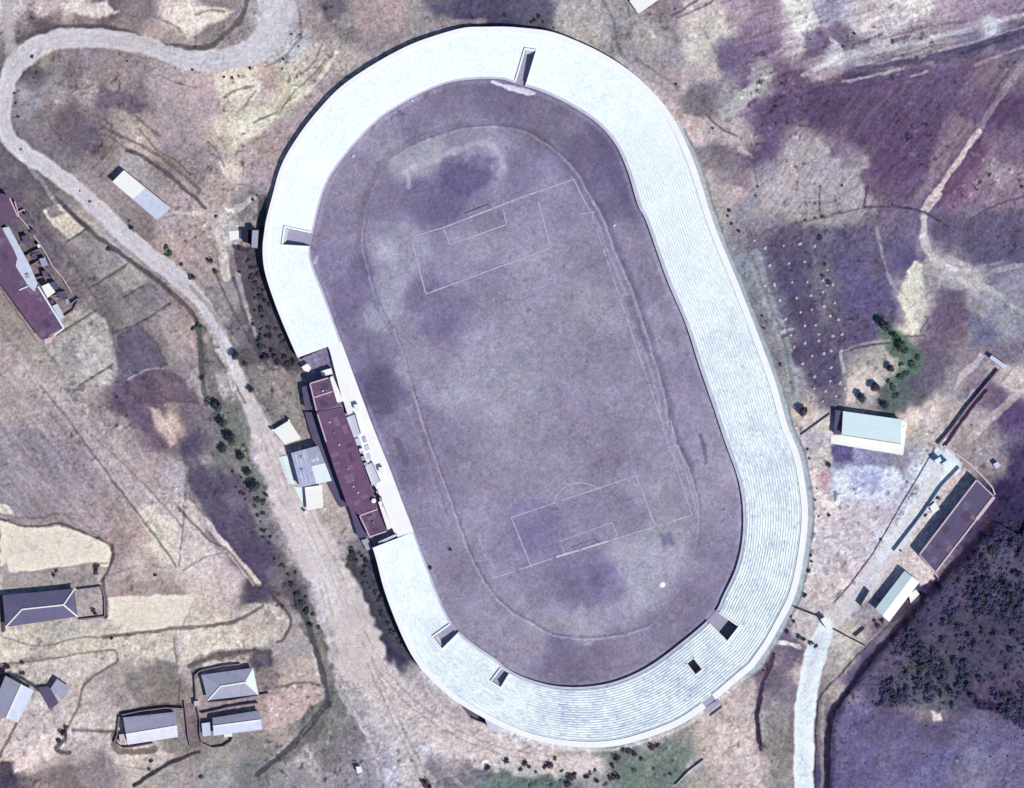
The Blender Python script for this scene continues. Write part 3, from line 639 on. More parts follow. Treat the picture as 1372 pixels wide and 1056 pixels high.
# red earth of the north-eastern fields
IMG += (np.array((4, -2, -3), np.float32) * sstep(960, 1040, GX + wx1)[..., None] * sstep(330, 250, GY + wy1)[..., None] * (1 - hi_))
IMG += (np.array((5, 0, -4), np.float32) * sstep(520, 420, GX + wx1)[..., None] * (1 - hi_ * .6))

# ------------------------------------------------------------------ arena floor
AR = scattered(ARENA_TONES, GX + wx1 * .9 + wx2 * 1.5, GY + wy1 * .9 + wy2 * 1.5, 4)
ys, xs = box_of(OUTER_S, 4)
dI, _ = seg_dist(GX[ys, xs], GY[ys, xs], INNER_S, True)
insI = inside(GX[ys, xs], GY[ys, xs], INNER_S)
insO = inside(GX[ys, xs], GY[ys, xs], OUTER_S)
m = np.zeros(GX.shape, bool)
m[ys, xs] = insO
IMG[m] = AR[m]
HGT[m] = 0
ARENA = np.zeros(GX.shape, bool)
ARENA[ys, xs] = insI | (insO & (dI < 3))
SD_IN = np.full(GX.shape, -99, np.float32)
SD_IN[ys, xs] = np.where(insI, dI, -dI)
OV = np.zeros(GX.shape, bool)
ys2, xs2 = box_of(OVAL, 4)
OV[ys2, xs2] = inside(GX[ys2, xs2] + wx2[ys2, xs2] * .3, GY[ys2, xs2] + wy2[ys2, xs2] * .3, OVAL)
MASKS['football_pitch'] = OV & ARENA
MASKS['running_track'] = ARENA & ~OV
# worn kerb of the track, turned earth beside it, bare patches on the pitch
line(np.vstack([OVAL, OVAL[:1]]), 2.4, (172, 162, 188), .75, rag=.6, smooth=False)
line(np.vstack([OVAL, OVAL[:1]]) + np.array([1.5, -2.5]), 3.0, (104, 92, 132), .5, rag=.7, smooth=False, soft=1.4)
east_oval = OVAL[(OVAL[:, 0] > 770) & (OVAL[:, 1] > 200) & (OVAL[:, 1] < 640)]
line(east_oval + np.array([5, -1.5]), 6, (104, 92, 130), .32, rag=.5, smooth=False, soft=3)
line(east_oval + np.array([-9, 2]), 2.2, (166, 156, 184), .55, rag=.8, smooth=False)
west_oval = OVAL[((OVAL[:, 0] < 545) & (OVAL[:, 1] < 470)) | ((OVAL[:, 1] < 215) & (OVAL[:, 0] < 760))]
line(west_oval[np.argsort(np.mod(np.arctan2(west_oval[:, 1] - 450, west_oval[:, 0] - 690), 2 * math.pi))] + np.array([-5, -4]), 9, (110, 98, 138), .28, rag=.7, smooth=False, soft=3)
line(pts2("830 262;858 330;884 400;905 460"), 16, (130, 118, 150), .4, rag=.8, soft=4)
line(pts2("842 400;856 440;868 470"), 7, (90, 78, 122), .4, rag=.6, soft=4)
line(pts2("541 230;560 222;600 206;640 192;664 198;674 226"), 7, (160, 152, 180), .65, rag=.7, soft=3)
line(pts2("545 226;548 250"), 5, (160, 152, 180), .6, rag=.7)
patch(pts2("585 242;610 225;640 205;664 214;662 240;630 262;598 262"), (97, 84, 136), 9, .6)
patch(pts2("548 268;590 262;600 300;566 308"), (103, 90, 137), 9, .5)
patch(pts2("492 330;530 322;552 338;548 380;520 420;505 400"), (152, 145, 174), 12, .45)
patch(pts2("512 452;540 420;560 460;580 500;545 520"), (136, 126, 156), 14, .4)
patch(pts2("494 470;520 490;530 545;512 560;490 520"), (98, 86, 132), 10, .55)
patch(pts2("583 420;612 424;606 455;585 450"), (108, 96, 142), 8, .6)
patch(pts2("640 450;720 440;760 500;700 570;620 560;590 520"), (152, 144, 174), 22, .35)
patch(pts2("790 772;830 768;836 800;800 808"), (106, 93, 142), 8, .6)
patch(pts2("884 716;900 714;906 728;890 738"), (114, 104, 142), 4, .7)
patch(pts2("748 860;820 864;826 900;752 898"), (120, 106, 142), 9, .5)
patch(pts2("840 740;925 716;905 790;850 830;770 838"), (152, 144, 174), 14, .4)
patch(pts2("770 120;800 160;830 220;845 280;828 270;800 200"), (96, 84, 130), 8, .6)
line(pts2("939 584;944 600;946 620"), 4, (92, 80, 128), .7, rag=.6, soft=1.6)
line(pts2("532 590;540 610;544 620"), 8, (110, 98, 140), .6)
line(pts2("545 540;562 590;582 650;604 710"), 3, (152, 142, 165), .4, rag=.9)
line(pts2("552 538;575 610;600 690"), 2, (112, 100, 140), .4, rag=.9)
line(pts2("660 110;690 120;705 124;716 126"), [3, 6, 7, 3], (196, 184, 205), .85)
line(pts2("424 345;422 352"), 6, (165, 150, 180), .7)
line(pts2("420 300;450 312;482 310"), 8, (142, 130, 162), .5, rag=.6)
# shade-free rim of dust along the front wall
edge = (np.abs(SD_IN - 4) < 4) & ARENA
e = np.clip(1 - np.abs(SD_IN - 4) / 4, 0, 1) * edge * (.35 + .3 * vnoise(GX, GY, 30, 5))
IMG = IMG * (1 - e[..., None]) + np.array((150, 142, 176), np.float32) * e[..., None]

# the arena earth is paler and greyer than first noted
ar_ = np.array((143, 138, 166), np.float32) + 1.10 * (IMG * np.array((1.10, 1.17, 1.11), np.float32) - np.array((143, 141, 169), np.float32))
al_ = (ar_ @ np.array((.3, .55, .15), np.float32))[..., None]
ar_ = al_ + (.66 + .22 * sstep(95, 150, al_)) * (ar_ - al_)
IMG = np.where(m[..., None], ar_, IMG)

# ------------------------------------------------------------------ grain, mottling and relief of all the ground
def grain(angle, st, scale, octv, seed):
    ca, sa = math.cos(math.radians(angle)), math.sin(math.radians(angle))
    return fbm((GX * ca + GY * sa) / st, -GX * sa + GY * ca, scale, octv, seed)


w_w = (sstep(470, 400, GX + wx1 * 2) * sstep(200, 300, GY + wy1 * 2) * sstep(760, 690, GY + wy1 * 2))
w_n = sstep(960, 1010, GX + wx1 * 2) * sstep(340, 290, GY + wy1 * 2)
w_n2 = w_n * sstep(130, 90, GY + (GX - 1200) * .3)
w_n = w_n - w_n2
w_i = 1 - w_w - w_n - w_n2
n1 = w_i * fbm(GX, GY, 30, 3, 0) + w_w * grain(51, 4.5, 11, 3, 0) * 1.3 + w_n * grain(128, 4, 9, 3, 2) + w_n2 * grain(-17, 5, 9, 3, 4) * 1.6
n2 = w_i * fbm(GX, GY, 8, 3, 3) + w_w * grain(51, 5, 4.2, 2, 1) * 1.2 + w_n * grain(128, 5, 3.6, 2, 5) + w_n2 * grain(-17, 6, 4, 2, 6) * 1.5
n3 = vnoise(GX, GY, 3.0, 7)
n4 = RNG.normal(0, 1, GX.shape).astype(np.float32)
n4 = (n4 + np.roll(n4, 1, 0) + np.roll(n4, 1, 1) + np.roll(np.roll(n4, 1, 0), 1, 1)) * 0.5
rough = np.ones_like(GX)
rough[ARENA] = 0.66
for k_ in ('dirt_road', 'pale_road', 'stadium_apron', 'concrete_yard', 'field_cream'):
    if k_ in MASKS:
        rough[MASKS[k_]] = 0.45
clump = np.clip(fbm(GX, GY, 7, 2, 6) - .18, 0, 1) * np.clip(fbm(GX, GY, 60, 2, 2) + .35, 0, 1)
clump[ARENA] *= .5
ridge_d = np.clip(1 - np.abs(fbm(GX + wx2 * 2, GY + wy2 * 2, 34, 3, 1)) / .045, 0, 1) * np.clip(vnoise(GX, GY, 50, 4) + .3, 0, 1)
ridge_l = np.clip(1 - np.abs(fbm(GX + wx2 * 2, GY + wy2 * 2, 27, 3, 5)) / .05, 0, 1) * np.clip(vnoise(GX, GY, 44, 2) + .3, 0, 1)


def blur(A, r):
    for ax in (0, 1):
        pad = [(0, 0)] * A.ndim
        pad[ax] = (r + 1, r)
        c = np.cumsum(np.pad(A, pad, mode='edge'), axis=ax, dtype=np.float64)
        hi_s = [slice(None)] * A.ndim
        lo_s = [slice(None)] * A.ndim
        hi_s[ax] = slice(2 * r + 1, None)
        lo_s[ax] = slice(None, -(2 * r + 1))
        A = ((c[tuple(hi_s)] - c[tuple(lo_s)]) / (2 * r + 1)).astype(np.float32)
    return A


# tufts, stones and scuffs: small things too many to count, gathered where the ground is wild
wild = np.clip(fbm(GX, GY, 70, 3, 3) + .35, 0, 1) * rough * np.where(ARENA, .55, 1.0)
tuft = np.clip(vnoise(GX, GY, 3.4, 5) * .6 + vnoise(GX, GY, 6.5, 2) * .6 - .40, 0, 1) * wild
stone = np.clip(vnoise(GX, GY, 2.9, 1) * .6 + vnoise(GX, GY, 7.5, 4) * .6 - .46, 0, 1) * wild
HGT += tuft * .5

L = 1 + rough * (0.075 * n1 + 0.085 * n2 + 0.095 * n3 + 0.06 * n4) - rough * 0.22 * clump
L += rough * np.where(ARENA, .35, 1.0) * (.10 * ridge_l - .13 * ridge_d) - .9 * tuft + .8 * stone
hue = (fbm(GX, GY, 24, 3, 5) * 4 + fbm(GX, GY, 7, 2, 0) * 4) * (0.4 + 0.6 * rough)
IMG = IMG + .45 * (IMG - blur(blur(IMG, 5), 5)) + .22 * (IMG - blur(blur(IMG, 22), 22)) * np.where(ARENA, .3, 1.0)[..., None]
L += ARENA * (.075 * fbm(GX + wx2 * 2, GY + wy2 * 2, 26, 3, 6) + .05 * np.clip(fbm(GX, GY, 60, 2, 1) + .1, -.5, .8))
IMG = IMG * L[..., None]
IMG[..., 0] += hue
IMG[..., 1] += hue * .25
IMG[..., 2] -= hue * .8
IMG = np.clip(IMG, 12, 250)
HGT += (0.10 * n2 + 0.04 * n3) * rough * np.where(ARENA, .35, 1.0)
HGT += 0.9 * clump * rough * np.where(ARENA, .15, .5)
# the hill rises away from the road
ysH, xsH = slice(0, NH), slice(0, NW_)
dH, _ = seg_dist(GX, GY, HILLEDGE, False)
sH = np.where(inside(GX, GY, HILL), dH, 0)
wood = sstep(975, 900, GY + wy1 * 3 - (GX - 1250) * .15) * sstep(1150, 1230, GX + .5 * GY - 330 + wx1 * 2)
IMG = np.clip(IMG * (1 + (.16 - .06 * wood) * sstep(0, 20, sH))[..., None], 0, 250)
HGT += 8.0 * sstep(0, 260, sH) + 1.8 * sstep(0, 16, sH) + np.where(sH > 3, 0.25 * fbm(GX, GY, 14, 2, 7) + .5 * fbm(GX, GY, 45, 2, 1), 0) * sstep(0, 20, sH)
# earth added against the north-west outer wall to shorten its cast shadow
dOw, _ = seg_dist(GX, GY, OUTER_S[::3], True)
nwf = sstep(0, 160, -(GX - 690) * .7 - (GY - 520) * .7 - 120)
HGT += np.where(inside(GX, GY, OUTER_S), 0, 2.7 * nwf * sstep(305, 250, GY) * np.exp(-dOw / 42))
# sunken entry on the south-west side, and room under the stands for the stairwells
patch(pts2("612 937;630 961;651 969;654 958;640 950;622 937"), (96, 88, 122), .8, .9, dz=-1.9, warp=.2)  # dark colour adds painted shade to the sunken ground
under = np.zeros(GX.shape, bool)
under[ys, xs] = insO & ~insI
dO, _ = seg_dist(GX[ys, xs], GY[ys, xs], OUTER_S, True)
ub = np.zeros(GX.shape, bool)
ub[ys, xs] = insO & ~insI & (dI > 3.5) & (dO > 3.5)
PAVW = pts2("398 482;442 462;462 540;512 670;538 722;500 740;470 690;430 590")
pv = inside(GX, GY, PAVW)
ub &= ~pv
HGT[ub] = -2.6


def sample(A, x, y):
    u = np.clip(x - X0, 0, NW_ - 1.001)
    v = np.clip(y - Y0, 0, NH - 1.001)
    ui, vi = u.astype(int), v.astype(int)
    fu, fv = u - ui, v - vi
    if A.ndim == 3:
        fu, fv = fu[..., None], fv[..., None]
    return (A[vi, ui] * (1 - fu) + A[vi, ui + 1] * fu) * (1 - fv) + (A[vi + 1, ui] * (1 - fu) + A[vi + 1, ui + 1] * fu) * fv


def gz(x, y):
    return float(sample(HGT, np.array([float(x)]), np.array([float(y)]))[0])
# ------------------------------------------------------------------ materials
def new_mat(name):
    m_ = bpy.data.materials.new(name)
    m_.use_nodes = True
    b = m_.node_tree.nodes['Principled BSDF']
    b.inputs['Roughness'].default_value = 0.9
    b.inputs['Specular IOR Level'].default_value = 0.15
    return m_, m_.node_tree, b


def land_mat():
    m_, nt, b = new_mat("land")
    at = nt.nodes.new('ShaderNodeAttribute')
    at.attribute_name = "surface_tone"
    tc = nt.nodes.new('ShaderNodeTexCoord')
    nz = nt.nodes.new('ShaderNodeTexNoise')
    nz.inputs['Scale'].default_value = 2.6
    nz.inputs['Detail'].default_value = 4
    nt.links.new(tc.outputs['Object'], nz.inputs['Vector'])
    mr = nt.nodes.new('ShaderNodeMapRange')
    mr.inputs['From Min'].default_value = 0.3
    mr.inputs['From Max'].default_value = 0.7
    mr.inputs['To Min'].default_value = 0.80
    mr.inputs['To Max'].default_value = 1.20
    nt.links.new(nz.outputs['Fac'], mr.inputs['Value'])
    mx = nt.nodes.new('ShaderNodeVectorMath')
    mx.operation = 'SCALE'
    nt.links.new(at.outputs['Color'], mx.inputs[0])
    nt.links.new(mr.outputs['Result'], mx.inputs['Scale'])
    nt.links.new(mx.outputs['Vector'], b.inputs['Base Color'])
    b.inputs['Specular IOR Level'].default_value = 0.05
    return m_


def slab_mat():
    """Terrace slabs: the tone of each slab comes from its own weathering."""
    m_, nt, b = new_mat("weathered_shaded_slabs")
    at = nt.nodes.new('ShaderNodeAttribute')
    at.attribute_name = "surface_tone"
    tc = nt.nodes.new('ShaderNodeTexCoord')
    nz = nt.nodes.new('ShaderNodeTexNoise')
    nz.inputs['Scale'].default_value = 1.4
    nz.inputs['Detail'].default_value = 5
    nt.links.new(tc.outputs['Object'], nz.inputs['Vector'])
    mr = nt.nodes.new('ShaderNodeMapRange')
    mr.inputs['From Min'].default_value = .3
    mr.inputs['From Max'].default_value = .7
    mr.inputs['To Min'].default_value = .9
    mr.inputs['To Max'].default_value = 1.06
    nt.links.new(nz.outputs['Fac'], mr.inputs['Value'])
    mx = nt.nodes.new('ShaderNodeVectorMath')
    mx.operation = 'SCALE'
    nt.links.new(at.outputs['Color'], mx.inputs[0])
    nt.links.new(mr.outputs['Result'], mx.inputs['Scale'])
    nt.links.new(mx.outputs['Vector'], b.inputs['Base Color'])
    b.inputs['Specular IOR Level'].default_value = .08
    return m_


def surf(name, c, amp=0.12, scale=0.8, rough=0.85, c2=None, mix=0.0, spec=0.2, rows=None):
    """Weathered surface: two tones mixed by noise blotches, fine grain and optional rows."""
    m_, nt, b = new_mat(name)
    a = albedo(c)
    a2 = albedo(c2) if c2 is not None else np.clip(a * 0.72, 0, 1)
    tc = nt.nodes.new('ShaderNodeTexCoord')
    nz = nt.nodes.new('ShaderNodeTexNoise')
    nz.inputs['Scale'].default_value = scale
    nz.inputs['Detail'].default_value = 5
    nz.inputs['Roughness'].default_value = 0.65
    nt.links.new(tc.outputs['Object'], nz.inputs['Vector'])
    rp = nt.nodes.new('ShaderNodeMapRange')
    rp.inputs['From Min'].default_value = 0.40
    rp.inputs['From Max'].default_value = 0.75
    rp.inputs['To Max'].default_value = max(mix, 0.25)
    nt.links.new(nz.outputs['Fac'], rp.inputs['Value'])
    mx = nt.nodes.new('ShaderNodeMix')
    mx.data_type = 'RGBA'
    mx.inputs['A'].default_value = (*a, 1)
    mx.inputs['B'].default_value = (*a2, 1)
    nt.links.new(rp.outputs['Result'], mx.inputs['Factor'])
    n2_ = nt.nodes.new('ShaderNodeTexNoise')
    n2_.inputs['Scale'].default_value = scale * 7
    n2_.inputs['Detail'].default_value = 3
    nt.links.new(tc.outputs['Object'], n2_.inputs['Vector'])
    r2 = nt.nodes.new('ShaderNodeMapRange')
    r2.inputs['From Min'].default_value = 0.3
    r2.inputs['From Max'].default_value = 0.7
    r2.inputs['To Min'].default_value = 1 - amp
    r2.inputs['To Max'].default_value = 1 + amp
    nt.links.new(n2_.outputs['Fac'], r2.inputs['Value'])
    sc_ = nt.nodes.new('ShaderNodeVectorMath')
    sc_.operation = 'SCALE'
    nt.links.new(mx.outputs['Result'], sc_.inputs[0])
    nt.links.new(r2.outputs['Result'], sc_.inputs['Scale'])
    nt.links.new(sc_.outputs['Vector'], b.inputs['Base Color'])
    b.inputs['Roughness'].default_value = rough
    b.inputs['Specular IOR Level'].default_value = spec
    return m_


M = {
    'land': land_mat(),
    'slab': slab_mat(),
    'tier': surf("whitewashed_concrete", (250, 260, 264), .05, .35, c2=(212, 228, 246), mix=.6, spec=.1),
    'footway': surf("dusty_concrete", (238, 248, 256), .06, .35, c2=(200, 214, 238), mix=.6, spec=.1),
    'walkway': surf("grey_concrete", (206, 208, 228), .08, .3, c2=(168, 168, 198), mix=.7, spec=.1),
    'rim': surf("white_concrete", (250, 252, 254), .03, .3, c2=(222, 232, 242), mix=.4, spec=.1),
    'wall': surf("grey_plaster", (176, 176, 200), .1, .5, c2=(130, 128, 155), mix=.5),
    'stair': surf("worn_concrete", (168, 168, 194), .12, .5, c2=(132, 126, 160), mix=.6),
    'mark': surf("worn_chalk", (188, 184, 210), .12, .25, c2=(158, 152, 186), mix=.8),
    'chalk': surf("chalk", (206, 202, 220), .1, .4, c2=(165, 156, 186), mix=.6),
    'maroon': surf("maroon_roof", (118, 88, 120), .16, .3, c2=(92, 74, 108), mix=.95),
    'maroon2': surf("dark_maroon_roof", (112, 86, 114), .16, .35, c2=(88, 76, 108), mix=.95),
    'purple_dk': surf("dark_tile_roof", (98, 90, 122), .14, .5, c2=(82, 74, 106), mix=.7),
    'slate': surf("navy_tile_roof", (108, 104, 138), .12, .4, c2=(92, 86, 122), mix=.7),
    'sunlit_slope': surf("sunlit_tile_roof", (222, 222, 238), .08, .5, c2=(190, 190, 214), mix=.6),
    'lilac': surf("grey_tile_roof", (170, 172, 196), .1, .5, c2=(146, 147, 176), mix=.7),
    'white': surf("white_plaster", (246, 248, 246), .04, .5, c2=(226, 230, 238), mix=.4),
    'whitegrey': surf("pale_concrete", (208, 214, 236), .08, .5, c2=(176, 182, 214), mix=.6),
    'sheet': surf("pale_blue_sheet_roof", (228, 250, 255), .05, .3, c2=(212, 236, 248), mix=.5),
    'cyan': surf("white_sheet_roof", (232, 246, 250), .05, .4, c2=(208, 226, 240), mix=.5),
    'panel': surf("grey_felt_roof", (186, 190, 222), .1, .5, c2=(150, 154, 192), mix=.6),
    'patch_a': surf("faded_roof_patch", (136, 110, 136), .16, .5, c2=(108, 92, 122), mix=.8),
    'patch_b': surf("dark_roof_patch", (92, 72, 98), .16, .5, c2=(80, 70, 96), mix=.8),
    'patch_c': surf("pale_roof_patch", (188, 186, 206), .16, .5, c2=(150, 148, 176), mix=.8),
    'dark': surf("dark_opening", (40, 36, 60), .1, .6),
    'metal': surf("dark_metal", (70, 66, 84), .1, .6, rough=.5),
    'brown': surf("mud_wall", (150, 132, 150), .14, .5, c2=(112, 98, 126), mix=.6),
    'pink': surf("pinkish_render", (214, 190, 204), .1, .5),
    'bark': surf("bark", (84, 70, 70), .2, 3),
    'leaf_dk': surf("dark_leaves", (66, 72, 84), .3, 1.2, c2=(84, 98, 96), mix=.8, spec=.05),
    'leaf_gr': surf("green_leaves", (68, 90, 82), .3, 1.2, c2=(94, 116, 102), mix=.8, spec=.05),
    'leaf_pu': surf("bare_twigs", (78, 66, 86), .3, 1.5, c2=(104, 92, 106), mix=.8, spec=.05),
    'leaf_hill': surf("hill_scrub_leaves", (80, 74, 116), .3, 1.2, c2=(82, 102, 114), mix=.8, spec=.05),
    'heap': surf("pale_straw", (196, 186, 200), .12, 2, c2=(160, 148, 168), mix=.6),
    'net': surf("white_net", (200, 200, 214), .1, 3),
}


# ------------------------------------------------------------------ mesh helpers
class MB:
    def __init__(self):
        self.v, self.f = [], []

    def face(self, pts):
        b = len(self.v)
        self.v.extend(Vector(p) for p in pts)
        self.f.append(tuple(range(b, b + len(pts))))

    def prism(self, poly, z0, z1):
        """poly: plan points; z0 / z1: heights (one number or one per corner)."""
        n = len(poly)
        z0 = [z0] * n if np.isscalar(z0) else z0
        z1 = [z1] * n if np.isscalar(z1) else z1
        a = sum(poly[i][0] * poly[(i + 1) % n][1] - poly[(i + 1) % n][0] * poly[i][1] for i in range(n))
        if a > 0:       # plan y points down, so turn to counter-clockwise seen from above
            poly, z0, z1 = poly[::-1], z0[::-1], z1[::-1]
        b = len(self.v)
        self.v += [W(p[0], p[1], z) for p, z in zip(poly, z0)] + [W(p[0], p[1], z) for p, z in zip(poly, z1)]
        self.f.append(tuple(b + n + i for i in range(n)))
        self.f.append(tuple(b + n - 1 - i for i in range(n)))
        for i in range(n):
            j = (i + 1) % n
            self.f.append((b + i, b + j, b + n + j, b + n + i))

    def slab(self, pts, th=0.12):
        """Roof slope: plan corner points with heights, given a thickness downwards."""
        self.prism([(p[0], p[1]) for p in pts], [p[2] - th for p in pts], [p[2] for p in pts])

    def bar(self, a, b, w, h):
        """Box bar along a->b (plan + height tuples), w wide in metres, h tall."""
        A, B = W(*a), W(*b)
        d = (B - A)
        s = Vector((-d.y, d.x, 0)).normalized() * w * .5
        u = Vector((0, 0, h))
        i = len(self.v)
        self.v += [A - s, A + s, B + s, B - s, A - s + u, A + s + u, B + s + u, B - s + u]
        self.f += [(i, i + 1, i + 2, i + 3)[::-1], (i + 4, i + 5, i + 6, i + 7)[::-1], (i, i + 4, i + 5, i + 1), (i + 1, i + 5, i + 6, i + 2), (i + 2, i + 6, i + 7, i + 3), (i + 3, i + 7, i + 4, i)]

    def dome(self, c, r, h, n=10, rings=4):
        b = len(self.v)
        for k in range(rings):
            t = k / rings * math.pi / 2
            for i in range(n):
                q = 2 * math.pi * i / n
                self.v.append(c + Vector((r * math.cos(t) * math.cos(q), r * math.cos(t) * math.sin(q), h * math.sin(t))))
        self.v.append(c + Vector((0, 0, h)))
        for k in range(rings - 1):
            for i in range(n):
                self.f.append((b + k * n + i, b + k * n + (i + 1) % n, b + (k + 1) * n + (i + 1) % n, b + (k + 1) * n + i))
        for i in range(n):
            self.f.append((b + (rings - 1) * n + i, b + (rings - 1) * n + (i + 1) % n, b + rings * n))

    def tube(self, a, b, r, n=6):
        a, b = Vector(a), Vector(b)
        d = (b - a).normalized()
        u = d.orthogonal().normalized()
        w = d.cross(u)
        i0 = len(self.v)
        for e in (a, b):
            for i in range(n):
                q = 2 * math.pi * i / n
                self.v.append(e + (u * math.cos(q) + w * math.sin(q)) * r)
        for i in range(n):
            j = (i + 1) % n
            self.f.append((i0 + i, i0 + j, i0 + n + j, i0 + n + i))
        self.f.append(tuple(i0 + i for i in range(n))[::-1])
        self.f.append(tuple(i0 + n + i for i in range(n)))

    def build(self, name, mat, parent=None, origin=None, smooth=False):
        o_ = origin if origin is not None else (parent_loc(parent) if parent else Vector((0, 0, 0)))
        me = bpy.data.meshes.new(name)
        me.from_pydata([tuple(v - o_) for v in self.v], [], self.f)
        me.materials.append(M[mat] if isinstance(mat, str) else mat)
        if smooth:
            me.polygons.foreach_set('use_smooth', [True] * len(me.polygons))
        me.update()
        ob = bpy.data.objects.new(name, me)
        COL.objects.link(ob)
        if parent:
            ob.parent = parent
            ob.location = o_ - parent_loc(parent)
        else:
            ob.location = o_
        return ob


def _split(self, name, mat, parent=None):
    """One object per connected piece."""
    par_ = list(range(len(self.v)))

    def root_(i):
        while par_[i] != i:
            par_[i] = par_[par_[i]]
            i = par_[i]
        return i
    key, seen = {}, {}
    for i, v in enumerate(self.v):
        kk = (round(v.x, 4), round(v.y, 4), round(v.z, 4))
        if kk in seen:
            par_[root_(i)] = root_(seen[kk])
        else:
            seen[kk] = i
    for f in self.f:
        for i in f[1:]:
            par_[root_(i)] = root_(f[0])
    groups = {}
    for f in self.f:
        groups.setdefault(root_(f[0]), []).append(f)
    out = []
    for fs in groups.values():
        mb_ = MB()
        for f in fs:
            mb_.face([self.v[i] for i in f])
        out.append(mb_.build(name, mat, parent))
    return out


MB.build_split = _split


def parent_loc(p):
    l = Vector((0, 0, 0))
    while p is not None:
        l = l + p.location
        p = p.parent
    return l


def tag(o, label, cat, group=None, kind=None):
    o['label'] = label
    o['category'] = cat
    if group:
        o['group'] = group
    if kind:
        o['kind'] = kind
    return o


def thing(name, label, cat, x, y, z=0.0, group=None):
    o = bpy.data.objects.new(name, None)
    o.empty_display_size = 0.5
    COL.objects.link(o)
    o.location = W(x, y, z)
    return tag(o, label, cat, group)


# ------------------------------------------------------------------ the land as one sheet, with roads, plots and the arena floor laid on it
def axis(lo_, hi_, step, far):
    a = list(np.arange(lo_, hi_ + step, step))
    d = step
    p = a[-1]
    while p < far:
        d *= 1.35
        p += d
        a.append(p)
    d = step
    p = a[0]
    pre = []
    while p > -far:
        d *= 1.35
        p -= d
        pre.append(p)
    return np.array(pre[::-1] + a)


def fold(x, hi_):
    t = np.mod(x, 2 * hi_)
    return np.where(t > hi_, 2 * hi_ - t, t)


AX = axis(-36, 1408, 1.12, 12000)
AY = axis(-36, 1092, 1.12, 12000)
VX, VY = np.meshgrid(AX, AY)
inx = (VX >= X0) & (VX <= X1)
iny = (VY >= Y0) & (VY <= Y1)
SX = np.where(inx, VX, fold(VX, 1372.0))
SY = np.where(iny, VY, fold(VY, 1056.0))
VC = sample(IMG, SX, SY)
VH = sample(HGT, SX, SY)
out_d = np.maximum(np.maximum(-VX, VX - 1372), np.maximum(-VY, VY - 1056))
fa = sstep(60, 320, out_d)
mean = np.array((140, 125, 148), np.float32)
VC = VC * (1 - fa[..., None]) + (mean * (1 + .18 * fbm(VX, VY, 160, 3, 2))[..., None]) * fa[..., None]
VH = VH * (1 - fa)
VC = albedo(VC).astype(np.float32)
PX, PY = (VX - CX) * S, (CY - VY) * S
ny, nx = VX.shape
IDX = np.arange(ny * nx).reshape(ny, nx)


def grid_mesh(name, keep, dz):
    """keep: boolean per cell. Builds the cells as one sheet dz above the land."""
    cy, cx = np.nonzero(keep)
    q = np.stack([IDX[cy + 1, cx], IDX[cy + 1, cx + 1], IDX[cy, cx + 1], IDX[cy, cx]], 1)
    used, inv = np.unique(q, return_inverse=True)
    q = inv.reshape(q.shape)
    me = bpy.data.meshes.new(name)
    co = np.stack([PX.ravel()[used], PY.ravel()[used], VH.ravel()[used] + dz], 1).astype(np.float32)
    me.vertices.add(len(used))
    me.vertices.foreach_set('co', co.ravel())
    me.loops.add(q.size)
    me.loops.foreach_set('vertex_index', q.ravel().astype(np.int32))
    me.polygons.add(len(q))
    me.polygons.foreach_set('loop_start', np.arange(0, q.size, 4, dtype=np.int32))
    me.update(calc_edges=True)
    at = me.color_attributes.new('surface_tone', 'FLOAT_COLOR', 'POINT')
    c4 = np.ones((len(used), 4), np.float32)
    c4[:, :3] = VC.reshape(-1, 3)[used]
    at.data.foreach_set('color', c4.ravel())
    me.materials.append(M['land'])
    me.polygons.foreach_set('use_smooth', np.ones(len(q), bool))
    ob = bpy.data.objects.new(name, me)
    ob['kind'] = 'structure'
    COL.objects.link(ob)
    return ob


allc = np.ones((ny - 1, nx - 1), bool)
grid_mesh('ground', allc, 0.0)
inpix = (VX > X0 + 1) & (VX < X1 - 1) & (VY > Y0 + 1) & (VY < Y1 - 1)
ui = np.clip((VX - X0).round().astype(int), 0, NW_ - 1)
vi = np.clip((VY - Y0).round().astype(int), 0, NH - 1)
taken = np.zeros((ny - 1, nx - 1), bool)
SHEETS = [('running_track', 'running_track'), ('football_pitch', 'football_pitch'), ('concrete_yard', 'paved_yard'), ('stadium_apron', 'pavement'),
          ('pale_road', 'road'), ('dirt_road', 'dirt_road'), ('footpath', 'footpath'), ('cart_track', 'path'),
          ('field_dark', 'field'), ('field_cream', 'field'), ('field_tan', 'field'), ('field_grey', 'field'), ('field_pale', 'field'), ('field_lilac', 'field')]
for key, nm in SHEETS:
    mk = MASKS[key][vi, ui] & inpix
    cell = mk[:-1, :-1] & mk[1:, :-1] & mk[:-1, 1:] & mk[1:, 1:] & ~taken
    taken |= cell
    if cell.any():
        grid_mesh(nm, cell, 0.012)
# ------------------------------------------------------------------ the stands: a ring of stepped concrete
def resample(p, step, closed=True):
    q = np.vstack([p, p[:1]]) if closed else np.asarray(p)
    d = np.r_[0, np.cumsum(np.hypot(*np.diff(q, axis=0).T))]
    n = max(2, int(d[-1] / step))
    t = np.linspace(0, d[-1], n + 1)
    return np.c_[np.interp(t, d, q[:, 0]), np.interp(t, d, q[:, 1])]


def ray_hit(o, n_, poly):
    best = None
    m_ = len(poly)
    for i in range(m_):
        a, b = poly[i], poly[(i + 1) % m_]
        e = b - a
        den = n_[0] * e[1] - n_[1] * e[0]
        if abs(den) < 1e-9:
            continue
        w = a - o
        t = (w[0] * e[1] - w[1] * e[0]) / den
        u = (w[0] * n_[1] - w[1] * n_[0]) / den
        if t > 5 and 0 <= u <= 1 and (best is None or t < best):
            best = t
    return best


